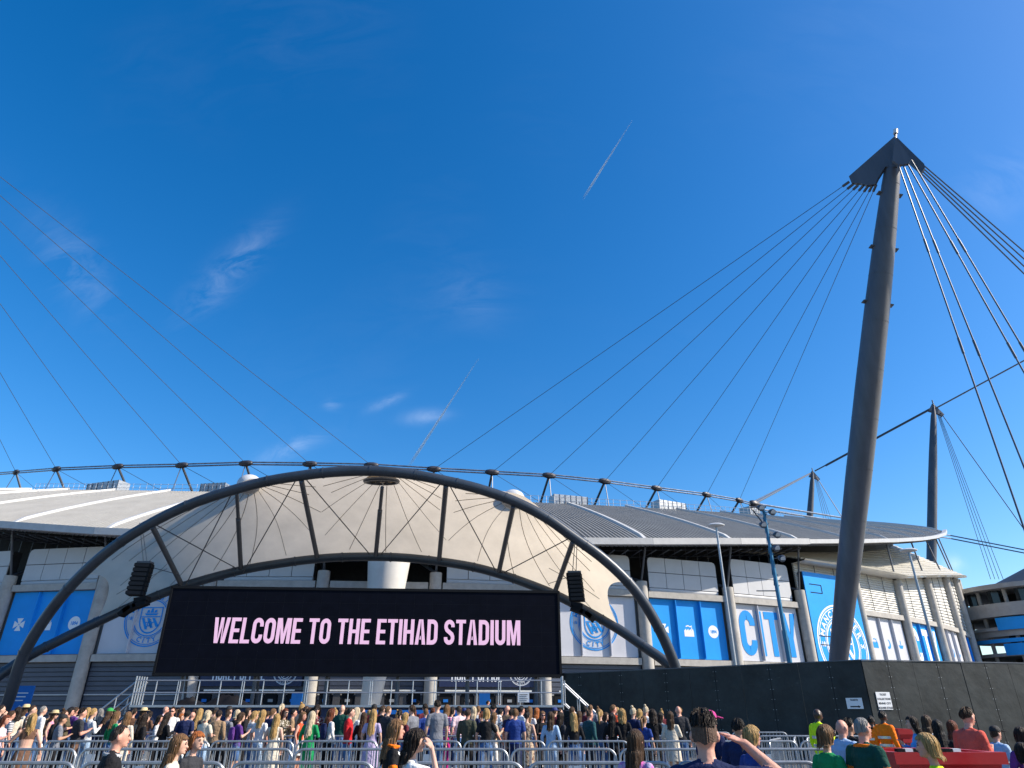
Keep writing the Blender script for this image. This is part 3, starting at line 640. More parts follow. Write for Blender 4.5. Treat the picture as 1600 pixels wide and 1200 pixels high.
for (xu, xl) in ((242, 285), (370, 376), (472, 496), (596, 586), (698, 686), (802, 779), (895, 866)):
    a_ = U_(xu) - Vector((0, 0, .3)); b_ = L_(xl)
    if xu == 596: a_ = a_ - Vector((0, -.6, .5))
    MB().tube([a_, a_.lerp(b_, .3), a_.lerp(b_, .302), b_], [.11, .11, .15, .15] if xu in (370, 596) else [.16] * 4, 10).build('strut', M['steel'], CN, True)
for a_, b_ in ((U_(246), L_(372)), (L_(380), U_(468)), (U_(478), L_(578)), (U_(690), L_(594)), (U_(704), L_(775)), (U_(890), L_(786)), (L_(290), U_(366))):
    MB().tube([a_ - Vector((0, .1, .25)), b_ - Vector((0, .1, -.1))], .035, 5).build('brace_cable', M['cable'], CN)
rc = fab(CONES[1][0], .12); rc = at(596, 752, 39.6)
rg = MB(); nn = 28; rg.tube([rc + Vector((1.02 * math.cos(2 * math.pi * k / nn), .8 * math.sin(2 * math.pi * k / nn), .1 * math.sin(2 * math.pi * k / nn))) for k in range(nn + 1)], .12, 6)
for k in range(8): rg.tube([rc, rc + Vector((1.0 * math.cos(math.pi * k / 4), .8 * math.sin(math.pi * k / 4), 0))], .045, 5)
rg.build('cone_ring', M['steel'], CN)
MB().tube([rc + Vector((0, .1, .12)), rc + Vector((0, .1, .16))], .95, 24).build('cone_disc', M['fabric'], CN)
for cu in (CONES[0][0], CONES[2][0]):
    p = fab(cu, .12) + Vector((-.3, .35, -.05)); MB().ell(p, (.75, .7, .62), 20, 12).build('cone_cap', M['white'], CN, True)

# ------------------------------------------------------------------ black hoarding
HZ = 3.6
def hz_pt(x, y): d = ray(x, y); Y = (HZ - H) / (d.z / d.y); return Vector((d.x * Y / d.y, Y, 0))
h0, h1, h2 = hz_pt(876, 1053), hz_pt(1345, 1032), hz_pt(1600, 1037)
h2 = h1 + (h2 - h1).normalized() * 22
HO = thing('hoarding', h1, 'black painted timber hoarding with a corner, closing off the mast foot', 'hoarding')
for a_, b_, n in ((h0, h1, 6), (h1, h2, 9)):
    d = (b_ - a_) / n; nr = Vector((d.y, -d.x, 0)).normalized()
    if nr.y > 0: nr = -nr
    for k in range(n):
        c = a_ + d * (k + .5) + Vector((0, 0, HZ / 2)) + nr * random.uniform(-.012, .012)
        p = MB().obox(c, d * .497, nr * .03, (0, 0, HZ / 2 - random.uniform(0, .01))).build('hoarding_panel', M['hoard'], HO)
        MB().obox(c + d.normalized() * 0 + nr * .033, d.normalized() * .006, nr * .003, (0, 0, HZ / 2 - .02)).build('board_joint', M['black'], p)
        sc = MB()
        for r_ in range(9):
            for xx in (-.25, .25): sc.obox(c + d * xx * .1 + nr * .032 + Vector((0, 0, -1.6 + .4 * r_)), d.normalized() * .012, nr * .004, (0, 0, .012))
        sc.build('screw_heads', M['galv'], p)
    MB().obox((a_ + b_) / 2 + Vector((0, 0, HZ + .02)), (b_ - a_) / 2, nr * .05, (0, 0, .02)).build('top_rail', M['steel'], HO)
def on_hoard(a_, b_, xpix, ypix):
    d = ray(xpix, ypix); e = b_ - a_; den = d.x * e.y - d.y * e.x; t = (a_.x * e.y - a_.y * e.x) / den; return Vector((d.x * t, d.y * t, H + d.z * t))
def paper(a_, b_, quad, lines, label, arrow=False):
    e = (b_ - a_).normalized(); nr = Vector((e.y, -e.x, 0)); nr = nr if nr.y < 0 else -nr
    c = on_hoard(a_, b_, *quad[0]); w_, h_ = quad[1]
    T = thing('paper_sign', c + nr * .05, label, 'sign'); MB().obox(c + nr * .055, e * w_ / 2, nr * .006, (0, 0, h_ / 2)).build('sheet', M['sign'], T)
    t = Flat(); n = len(lines)
    for i, s_ in enumerate(lines): t.add(text2d(s_, h_ / n * .62, .95, .004), 0, h_ / 2 - h_ * (i + .8) / n)
    if arrow: t.add(([(-.3 * w_, -.36 * h_), (.2 * w_, -.36 * h_), (.2 * w_, -.42 * h_), (.36 * w_, -.3 * h_), (.2 * w_, -.18 * h_), (.2 * w_, -.24 * h_), (-.3 * w_, -.24 * h_)], [(0, 1, 5, 6), (2, 3, 4)]))
    t.build('lettering', M['ink'], T, c + nr * .064, e, (0, 0, 1))
paper(h1, h2, ((1380, 1095), (.66, .64)), ['TICKET', 'COLLECTIONS', 'BEHIND CITY', 'SQUARE STAGE'], 'white ticket collections notice on the sunlit side of the black hoarding')
paper(h0, h1, ((1336, 1099), (.62, .40)), ['TICKETS', ' ', ' '], 'small white arrow notice on the shaded hoarding near its corner', True)

# ------------------------------------------------------------------ raised platform and big screen
PX0, PX1, PY0, PY1, PZ = -18.6, 2.5, 36.0, 39.0, 2.02
PF = thing('platform', ((PX0 + PX1) / 2, 37.5, 0), 'raised navy-skirted staging platform with aluminium railings under the big screen', 'platform')
MB().box((PX0, PY0, PZ - .12), (PX1, PY1, PZ)).build('deck', mat('deck_black', (.02, .02, .022), .7), PF)
MB().box((PX0 - .02, PY0 - .05, PZ - .1), (PX1 + .02, PY0 - .002, PZ + .0)).build('deck_edge', M['rail'], PF)
sk = MB().grid(lambda i, j: Vector((PX0 + (PX1 - PX0) * i / 160, PY0 + .05 + .03 * math.sin(i * 1.3), (PZ - .13) * j)), 160, 1).build('skirt', mat('skirt_navy', (.012, .02, .055), .75), PF)
MB().box((at(570, 1110, 35.9).x, 35.9, 1.62), (at(714, 1110, 35.9).x, 35.93, 1.80)).build('blue_trim', M['bsign'], PF)
MB().box((at(711, 1110, 35.9).x, 35.89, .6), (at(716, 1110, 35.9).x, 35.92, 1.80)).build('blue_trim', M['bsign'], PF)
for h in (.55, 1.1): MB().tube([(PX0, PY0 + .05, PZ + h), (PX1, PY0 + .05, PZ + h)], .03, 6).build('handrail', M['rail'], PF)
xs = [PX0 + (PX1 - PX0) * k / 20 for k in range(21)]
for k, x in enumerate(xs): MB().tube([(x, PY0 + .05, PZ), (x, PY0 + .05, PZ + 1.1)], .028, 6).build('rail_post', M['rail'], PF)
for k, x in enumerate(xs[2::3]): MB().tube([(x + .1, PY0 + .05, PZ), (x + .1, PY0 + .05, PZ + 1.1)], .028, 6).build('rail_post', M['rail'], PF)
for x, s_ in ((PX0, -1), (PX1, 1)):       # end gates and stairs
    m = MB()
    for k in range(5): m.tube([(x, PY0 + .05 + .25 * k, PZ - .2), (x, PY0 + .05 + .25 * k, PZ + 1.3)], .035, 6)
    m.build('end_rail', M['rail'], PF)
    for yy in (PY0 + .1, PY0 + 1.2):
        for h in (.15, 1.05): MB().tube([(x, yy, PZ + h), (x + s_ * 2.3, yy, h)], .045, 6).build('stair_rail', M['rail'], PF)
        for t in (.35, .7): MB().tube([(x + s_ * 2.3 * t, yy, PZ * (1 - t) - .05), (x + s_ * 2.3 * t, yy, PZ * (1 - t) + 1.05)], .03, 6).build('stair_post', M['rail'], PF)
    for k in range(9): MB().box((x + s_ * (.12 + .25 * k), PY0 + .1, PZ - .22 * (k + 1) - .03), (x + s_ * (.36 + .25 * k), PY0 + 1.2, PZ - .22 * (k + 1))).build('tread', M['steel'], PF)
for i, (x, ww, hh, lb) in enumerate(((292, 1.6, .42, 'low black tarpaulin heap on the platform near its stairs'), (352, 2.3, .62, 'longer black tarpaulin heap with a pale corner on the platform'))):
    p = at(x, 1100, 37); m = MB(); m.grid(lambda a_, j: Vector((p.x + ww * (a_ / 16 - .5), 36.7 + 1.1 * j / 8, PZ + .004 + hh * max(0, math.sin(math.pi * a_ / 16) * math.sin(math.pi * j / 8)) * (.75 + .5 * noise.noise(Vector((a_ * .5, j * .6, i * 3)))))), 16, 8)
    tag(m.build('tarpaulin_heap', M['bin'], None, True), lb, 'tarpaulin')
sl = at(240, 1053, 37.9); tl = at(272, 918, 37.9); sr = at(876, 1055, 39.6); tr = at(872, 927, 39.6)
zb, ztp = (sl.z + sr.z) / 2, (tl.z + tr.z) / 2
A, B_ = Vector(((sl.x + tl.x) / 2, 37.9, 0)), Vector(((sr.x + tr.x) / 2, 39.6, 0))
SC = thing('video_screen', ((A.x + B_.x) / 2, 38.8, 0), 'wide black LED screen reading WELCOME TO THE ETIHAD STADIUM in pink', 'screen')
e = (B_ - A).normalized(); nr = Vector((e.y, -e.x, 0)); nr = nr if nr.y < 0 else -nr; wd = (B_ - A).length
disp = MB().obox((A + B_) / 2 + Vector((0, 0, (zb + ztp) / 2)), e * wd / 2, nr * .12, (0, 0, (ztp - zb) / 2)).build('display', M['screen'], SC)
m = MB()
for z in (zb - .03, ztp + .03): m.obox((A + B_) / 2 + Vector((0, 0, z)), e * (wd / 2 + .06), nr * .16, (0, 0, .07))
for q in (A, B_): m.obox(q + Vector((0, 0, (zb + ztp) / 2)), e * .06, nr * .16, (0, 0, (ztp - zb) / 2))
m.build('screen_frame', M['black'], SC)
for k in range(1, 21):
    if k < 6: MB().obox((A + B_) / 2 + nr * .1215 + Vector((0, 0, zb + (ztp - zb) * k / 6)), e * (wd / 2 - .08), nr * .001, (0, 0, .006)).build('module_joint', mat('joint_grey', (.009, .010, .014), .5, spec=.1), disp)
    MB().obox(A + e * wd * k / 21 + nr * .122 + Vector((0, 0, (zb + ztp) / 2)), e * .006, nr * .001, (0, 0, (ztp - zb) / 2 - .08)).build('module_joint', mat('joint_grey', (.009, .010, .014), .5, spec=.1), disp)
t, _w = block_text('WELCOME TO THE ETIHAD STADIUM'); vf = (t.v, t.f); xs_ = [p[0] for p in vf[0]]; ys_ = [p[1] for p in vf[0]]
def scr(x, y):
    d = ray(x, y); q = A + nr * .13; den = d.x * nr.x + d.y * nr.y; tt = (q.x * nr.x + q.y * nr.y) / den; return Vector((d.x * tt, d.y * tt, H + d.z * tt))
pa, pb, pc = scr(329, 1006), scr(813, 1007), scr(571, 967)
wt = (pb - pa).length; ht = pc.z - (pa.z + pb.z) / 2
kx, ky = wt / (max(xs_) - min(xs_)), ht / (max(ys_) - min(ys_))
t.v = [((x - min(xs_)) * kx, (y - min(ys_)) * ky) for x, y in vf[0]]; t.f = vf[1]
t.build('lettering', M['pink'], disp, Vector((pa.x, pa.y, (pa.z + pb.z) / 2)), e, (0, 0, 1))
for k in range(6):
    q = A + e * wd * (.06 + .176 * k) - nr * .5
    m = MB().tube([q, q + Vector((0, 0, ztp - .2))], .11, 8); m.tube([q, q - nr * 1.6 + Vector((0, 0, 0))], .08, 6); m.tube([q - nr * 1.6, q + Vector((0, 0, ztp * .7))], .07, 6); m.build('support_leg', M['steel'], SC)

# ------------------------------------------------------------------ line-array loudspeakers
def speaker(x, y0, y1, Y, s_, label):
    p0, p1 = at(x, y0, Y), at(x, y1, Y); n = 7; hh = (p0.z - p1.z) / n
    T = thing('loudspeaker_array', (p1.x, Y, p1.z), label, 'loudspeaker', 'loudspeakers hung from the canopy')
    for k in range(n):
        c = Vector((p0.x - s_ * .02 * k, Y, p0.z - hh * (k + .5)))
        cb = MB().obox(c, (.43, .10 * s_, 0), (-.08 * s_, .36, 0), (0, 0, hh / 2 - .012)).build('cabinet', M['black'], T)
        MB().obox(c + Vector((s_ * -.0, -.38, 0)), (.39, .09 * s_, 0), (0, .01, 0), (0, 0, hh / 2 - .04)).build('grille', mat('grille', (.02, .02, .022), .9), cb)
    for k in range(4):
        an = R(20 + 22 * k); c = Vector((p1.x + s_ * (-.12 - .26 * k * (k > 1)) , Y, p1.z - .22 - .3 * k + .03 * k * k)); u_ = Vector((math.cos(an * .5), 0, s_ * math.sin(an * .5)))
        MB().obox(c, u_ * .36, (0, .3, 0), Vector((-u_.z, 0, u_.x)) * .13).build('downfill_cabinet', M['black'], T)
    tp = U_(x + (12 if s_ > 0 else -2))
    for dx in (-.1, .12): MB().tube([(p0.x + dx, Y, p0.z), (p0.x + dx * .5, tp.y, tp.z)], .025, 5).build('hoist_chain', M['galv'], T)
    MB().tube([(p0.x, Y, p0.z - .1), (p0.x + s_ * 1.5, Y + 1.2, p0.z - .4)], .02, 4).build('guy_wire', M['cable'], T)
    MB().obox((p0.x, Y, p0.z + .06), (.4, 0, 0), (0, .25, 0), (0, 0, .06)).build('fly_bar', M['steel'], T)
speaker(227, 881, 931, 40.6, 1, 'black line-array loudspeaker hanging above the crest beside the W of the screen')
speaker(897, 896, 940, 41.6, -1, 'black line-array loudspeaker hanging past the M end of the screen')

# ------------------------------------------------------------------ lamp posts, light tower, blue info sign, ramp building
def lamp_post(x, ytop, Y, label):
    p = at(x, ytop, Y); T = thing('lamp_post', (p.x, Y, 0), label, 'lamp post', 'tall lamp posts')
    MB().tube([(p.x, Y, 0), (p.x, Y, 4), (p.x, Y, p.z)], [.16, .13, .08], 10).build('pole', M['galv'], T, True)
    MB().loft([((p.x, Y, p.z - .05), .12, .12), ((p.x, Y, p.z + .05), .62, .5), ((p.x, Y, p.z + .12), .66, .52), ((p.x, Y, p.z + .2), .5, .4), ((p.x, Y, p.z + .26), .1, .1)], 20).build('lamp_head', M['lamp'], T, True)
lamp_post(1119, 823, 50, 'slim grey lamp post with oval head in front of the blue banner')
lamp_post(1420, 862, 52, 'slim grey lamp post with oval head in front of the white cladding')
p = at(1192, 790, 46); LT = thing('lighting_tower', (p.x, 46, 0), 'blue telescopic lighting tower with clamped floodlights before the CITY banner', 'light tower')
for z0, z1, r_ in ((0, 6.5, .17), (6.5, 11, .14), (11, p.z, .11)): MB().tube([(p.x, 46, z0), (p.x, 46, z1)], r_, 8).build('mast_section', M['alub'], LT, True)
m = MB()
for k in range(16): m.tube([(p.x - .16, 46, 9 + k * .35), (p.x + .16 - .32 * (k % 2), 45.9, 9.35 + k * .35)], .025, 4)
m.build('lattice', M['alub'], LT)
for i, (dx, z) in enumerate(((.45, -.5), (-.35, -1.4), (.5, -2.1), (.3, -3.0), (-.3, -.2), (.55, -3.7))):
    c = Vector((p.x + dx, 45.8, p.z + z)); o = MB().tube([c + Vector((0, .22, .05)), c + Vector((0, -.2, -.08)), c + Vector((0, -.3, -.12))], [.16, .24, .2], 12).build('floodlight', M['steel'], LT, True)
    MB().tube([c + Vector((0, -.3, -.12)), c + Vector((0, -.315, -.13))], .17, 12).build('lens', M['lamp'], o); MB().tube([c, (p.x, 46, c.z)], .035, 5).build('clamp_arm', M['steel'], LT)
m = MB(); m.tube([(p.x - .9, 46, p.z - .1), (p.x + .2, 46, p.z - .1)], .06, 6); m.tube([(p.x - .9, 46, p.z - .1), (p.x, 46, p.z - 1.6)], .05, 6); m.build('top_bracket', M['steel'], LT)
m = MB(); 
for z in (4.4, 9.0): m.tube([(p.x, 46, z), (p.x - 1.4, 46, z)], .04, 5)
m.build('stabiliser_arm', M['steel'], LT)
p = at(31, 1105, 44); T = thing('information_sign', (p.x, 44, 0), 'upright blue information sign behind the crowd by the canopy foot', 'sign')
MB().box((p.x - .55, 43.95, .3), (p.x + .55, 44.05, 3.15)).build('board', M['bsign'], T)
t = Flat(); 
for k in range(3): t.add(([(-.4, -.03), (.3 - .1 * k, -.03), (.3 - .1 * k, .03), (-.4, .03)], [(0, 1, 2, 3)]), 0, .85 - k * .2)
t.add(([(-.06, -.3), (.06, -.3), (.06, 0), (.16, 0), (0, .2), (-.16, 0), (-.06, 0)], [(0, 1, 2, 6), (3, 4, 5)]), 0, .0); t.build('arrow_print', M['white2'], T, (p.x, 43.94, 1.9), (1, 0, 0), (0, 0, 1))
for x, lb in ((464, 'small blue ticketing panel behind the platform left of the pylon'), (757, 'small blue ticketing panel behind the platform below the ticket office crest')):
    p = at(x, 1090, 52); T = thing('blue_panel', (p.x, 52, 0), lb, 'sign'); MB().box((p.x - .38, 51.95, .4), (p.x + .38, 52.05, 3.0)).build('board', M['bsign'], T); MB().box((p.x - .5, 51.9, 0), (p.x + .5, 52.1, .1)).build('foot', M['steel'], T)
p = at(818, 1090, 35.9); T = thing('notice_sheet', (p.x, 35.9, PZ + .5), 'white notice sheet tied to the platform railing near its end', 'sign')
MB().box((p.x - .28, 35.94, PZ + .12), (p.x + .28, 35.96, PZ + .55)).build('sheet', M['sign'], T)
t = Flat(); [t.add(([(-.2, 0), (.2 - .05 * (k % 2), 0), (.2 - .05 * (k % 2), .03), (-.2, .03)], [(0, 1, 2, 3)]), 0, .1 - k * .09) for k in range(4)]; t.build('print_lines', M['ink'], T, (p.x, 35.93, PZ + .34), (1, 0, 0), (0, 0, 1))
# spiral ramp building
RX, RY = at(1625, 960, 108).x, 108.0
RCM = mat('ramp_concrete', (.34, .33, .32), .85, nscale=.4, var=.2, bump=.2, bscale=6)
RT = thing('ramp_building', (RX, RY, 0), 'round concrete spiral ramp tower with blue parapets beyond the hoarding', 'building')
def zat(y): return at(1550, y, 103).z
def disc(y0, y1, rad, rin, m_, nm, a0=0, a1=360):
    z0, z1 = zat(y1), zat(y0); n = 48; b = MB(); v = []
    for i in range(n + 1):
        a = R(a0 + (a1 - a0) * i / n); c_, s_ = math.cos(a), math.sin(a)
        v += [(RX + rad * c_, RY + rad * s_, z0), (RX + rad * c_, RY + rad * s_, z1), (RX + rin * c_, RY + rin * s_, z1), (RX + rin * c_, RY + rin * s_, z0)]
    f = [(4 * i + k, 4 * i + (k + 1) % 4, 4 * i + 4 + (k + 1) % 4, 4 * i + 4 + k) for i in range(n) for k in range(4)]
    b.add(v, f).build(nm, m_, RT)
disc(915, 922, 12.2, 1, RCM, 'roof_slab'); disc(944, 960, 12.0, 11.6, RCM, 'parapet'); disc(960, 964, 12, 1, RCM, 'floor_slab')
disc(980, 985, 11.6, 1, RCM, 'floor_slab'); disc(966, 985, 11.7, 11.4, M['blue'], 'parapet', 205, 345); disc(985, 994, 11.2, 11, RCM, 'parapet_base')
disc(1020, 1025, 11.4, 1, RCM, 'floor_slab'); disc(1006, 1024, 11.5, 11.2, M['blue'], 'parapet', 205, 345); disc(1040, 1046, 11.4, 1, RCM, 'floor_slab')
disc(998, 1004, 11.6, 11.3, M['blue'], 'parapet', 120, 245)
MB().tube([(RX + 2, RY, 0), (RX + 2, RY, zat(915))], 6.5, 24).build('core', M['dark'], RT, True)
for k in range(9):
    a = R(170 + 22 * k); MB().tube([(RX + 10.4 * math.cos(a), RY + 10.4 * math.sin(a), 0), (RX + 10.4 * math.cos(a), RY + 10.4 * math.sin(a), zat(918))], .28, 8).build('ramp_column', RCM, RT)
    MB().tube([(RX + 9.6 * math.cos(a + .2), RY + 9.6 * math.sin(a + .2), zat(944)), (RX + 9.6 * math.cos(a + .2), RY + 9.6 * math.sin(a + .2), zat(922))], .9, 6).build('glazing', M['glass'], RT)
MB().tube([(RX + 3, RY, zat(915)), (RX + 3, RY, zat(866))], [10.5, .4], 24).build('cone_roof', mat('slate_roof', (.03, .033, .04), .5), RT)

# ------------------------------------------------------------------ red bins
def red_bin(x0, x1, ytop, Y, dep, label, trim):
    a_, b_ = at(x0, ytop, Y), at(x1, ytop, Y); z = a_.z; T = thing('red_skip', ((a_.x + b_.x) / 2, Y + dep / 2, 0), label, 'skip', 'red skips by the hoarding')
    xa, xb = a_.x, b_.x; sl_ = .22
    v = [(xa + sl_, Y + .1, .12), (xb - sl_, Y + .1, .12), (xb - sl_, Y + dep - .1, .12), (xa + sl_, Y + dep - .1, .12), (xa, Y, z - .12), (xb, Y, z - .12), (xb, Y + dep, z - .12), (xa, Y + dep, z - .12)]
    MB().add(v, [(0, 3, 2, 1), (0, 1, 5, 4), (1, 2, 6, 5), (2, 3, 7, 6), (3, 0, 4, 7)]).build('body', M['red'], T)
    m = MB()
    for p_, q_ in (((xa, Y), (xb, Y)), ((xa, Y + dep), (xb, Y + dep)), ((xa, Y), (xa, Y + dep)), ((xb, Y), (xb, Y + dep))):
        lx = q_[0] != p_[0]; m.obox(((p_[0] + q_[0]) / 2, (p_[1] + q_[1]) / 2, z - .06), ((abs(q_[0] - p_[0]) / 2 + .05) if lx else .05, 0, 0), (0, .05 if lx else abs(q_[1] - p_[1]) / 2 - .052, 0), (0, 0, .06 if lx else .058))
    m.build('rim', M['red'], T)
    m = MB(); m.box((xa + .03, Y - .045, z - .30), (xb - .03, Y + .09, z - .22)); 
    for k in range(1, 5): m.obox((xa + (xb - xa) * k / 5, Y + .02, z * .5), (.05, 0, 0), (0, .07, .02), (0, .04, z * .32))
    m.build('stiffener', M['red'], T)
    for sx in (xa + .35, xb - .35):
        for yy in (Y + .3, Y + dep - .3): MB().tube([(sx, yy - .06, .12), (sx, yy + .06, .12)], .12, 12).build('castor', M['black'], T)
    if trim:
        m = MB(); n = 8
        for k in range(n): m.box((xa + (xb - xa) * .62 * k / n, Y - .04, z + .003), (xa + (xb - xa) * .62 * (k + .96) / n, Y + .03, z + .035), k % 3 == 1)
        m.build('edge_trim', [M['black'], M['sign']], T)
red_bin(1400, 1560, 1175, 8.6, 1.0, 'large red skip with black and white edge trim in front of the seated group', True)
red_bin(1404, 1425, 1139, 18.6, .7, 'smaller red skip standing by the orange-jacketed steward', False)

# ------------------------------------------------------------------ crowd barriers
BL, BT = 1.95, 1.05
def rrect(w_, z0, z1, r_, n=5):
    pts = []
    for cx, cz, a0 in ((w_ - r_, z1 - r_, 0), (-w_ + r_, z1 - r_, 90)):
        for k in range(n + 1):
            a = R(90 - (90 * k / n)) if False else R(a0 + 90 * k / n); pts.append((cx + r_ * math.cos(a), 0, cz + r_ * math.sin(a)))
    return [(w_, 0, z0)] + pts + [(-w_, 0, z0), (w_, 0, z0)]
bf = MB().tube(rrect(BL / 2, .16, BT, .16), .024, 7, cap=False).mesh('barrier_frame', M['galv'], True)
bb = MB().tube([(0, 0, .17), (0, 0, BT - .01)], .011, 5).mesh('barrier_bar', M['galv'])
bft = MB().tube([(0, -.3, .02), (0, -.1, .05), (0, .1, .05), (0, .3, .02)], .018, 6).tube([(0, 0, .04), (0, 0, .18)], .018, 6).mesh('barrier_foot', M['galv'])
btg = MB().box((-.11, -.03, .62), (.11, -.018, .78)).mesh('barrier_tag', [mat('tag_grey', (.35, .40, .45), .5)])
ORD = ['first', 'second', 'third', 'fourth', 'fifth', 'sixth', 'seventh', 'eighth', 'ninth', 'tenth', 'eleventh', 'twelfth', 'thirteenth', 'fourteenth', 'fifteenth', 'sixteenth', 'seventeenth', 'eighteenth', 'nineteenth', 'twentieth']
def row(Y, x0, x1, off, rn, rng):
    xa, xb = gnd(x0, Y).x, gnd(x1, Y).x; x = xa + off; i = 0
    while x < xb and i < 20:
        T = bpy.data.objects.new('crowd_barrier', None); col.objects.link(T); T['_local'] = 1
        T.location = (x, Y + rng.uniform(-.06, .06), 0); T.rotation_euler = (0, 0, R(rng.uniform(-2.2, 2.2)))
        tag(T, f'steel crowd barrier in the {rn} row, {ORD[i]} from the left', 'barrier', 'steel crowd barriers')
        link('frame', bf, T, (0, 0, 0))
        nb = 15
        for k in range(nb): link('bar', bb, T, (-BL / 2 + BL * (k + 1) / (nb + 1), 0, 0))
        for q in (-.75, .75): link('foot', bft, T, (q, 0, 0))
        if i % 4 == 1: link('tag_plate', btg, T, (.2, 0, 0))
        x += BL + .07; i += 1
rg_ = random.Random(3)
row(10.4, -30, 1200, .55, 'nearest', rg_); row(14.2, -20, 1270, .9, 'second', rg_); row(18.2, -10, 1330, .4, 'third', rg_); row(22.4, 120, 1390, 1.2, 'fourth', rg_); row(26.6, 200, 1200, .3, 'rear', rg_)
for i, (x, Y, rz) in enumerate(((1205, 19.5, 62), (1235, 20.5, 68), (1262, 21.2, 60))):   # barriers stacked askew by the hoarding
    q = gnd(x, Y); T = bpy.data.objects.new('crowd_barrier', None); col.objects.link(T); T['_local'] = 1; T.location = q; T.rotation_euler = (0, 0, R(rz))
    tag(T, f'steel crowd barrier set crosswise by the hoarding, {ORD[i]} from the left', 'barrier', 'steel crowd barriers'); link('frame', bf, T, (0, 0, 0))
    for k in range(15): link('bar', bb, T, (-BL / 2 + BL * (k + 1) / 16, 0, 0))
    for qq in (-.75, .75): link('foot', bft, T, (qq, 0, 0))

# ------------------------------------------------------------------ people
def rmesh(b, voxel, smooth=2):
    me = bpy.data.meshes.new('tmp'); me.from_pydata(b.v, [], b.f)
    o = bpy.data.objects.new('tmp', me); col.objects.link(o)
    md = o.modifiers.new('r', 'REMESH'); md.mode = 'VOXEL'; md.voxel_size = voxel; md.use_smooth_shade = True
    s_ = o.modifiers.new('s', 'SMOOTH'); s_.factor = .5; s_.iterations = smooth
    dg = bpy.context.evaluated_depsgraph_get(); r_ = bpy.data.meshes.new_from_object(o.evaluated_get(dg))
    bpy.data.objects.remove(o); bpy.data.meshes.remove(me); return r_
REG = {'skin': 0, 'top': 1, 'bottom': 2, 'shoe': 3, 'trim': 4}
POSES = {   # (elbow, wrist, hand direction) for the -x and +x arm
 'down': (((-.245, -.03, 1.14), (-.25, .06, .90), (0, .15, -1)), ((.245, -.03, 1.14), (.25, .06, .90), (0, .15, -1))),
 'phone': (((-.24, .02, 1.15), (-.09, .24, 1.20), (.4, .6, .5)), ((.24, .02, 1.15), (.09, .24, 1.22), (-.4, .6, .5))),
 'one': (((-.245, -.03, 1.14), (-.25, .06, .90), (0, .15, -1)), ((.24, .03, 1.15), (.10, .24, 1.25), (-.3, .5, .7))),
 'hip': (((-.33, -.08, 1.16), (-.20, .04, 1.0), (.6, .4, -.6)), ((.245, -.02, 1.14), (.25, .08, .91), (0, .2, -1))),
 'cross': (((-.23, .05, 1.15), (.06, .2, 1.16), (1, .0, .15)), ((.23, .05, 1.15), (-.06, .23, 1.19), (-1, .0, .1))),
 'reach': (((-.245, -.03, 1.14), (-.25, .06, .90), (0, .15, -1)), ((.28, .12, 1.16), (.36, .3, 1.0), (.2, .9, -.3))),
 'salute': (((-.245, -.03, 1.14), (-.25, .06, .90), (0, .15, -1)), ((.44, .06, 1.40), (.24, .13, 1.585), (-.80, .40, .38))),
 'shade': (((-.245, -.03, 1.14), (-.25, .06, .90), (0, .15, -1)), ((.27, .27, 1.32), (.115, .215, 1.565), (-.55, -.38, .75))),
 'beer': (((-.245, -.03, 1.14), (-.25, .06, .90), (0, .15, -1)), ((.26, -.02, 1.12), (.22, .24, 1.12), (-.25, .95, .12))),
 'crane': (((-.3, .1, 1.18), (-.12, .28, 1.35), (.3, .5, .7)), ((.27, -.1, 1.15), (.33, .02, .93), (.1, .2, -1))),
}
BODY = {}
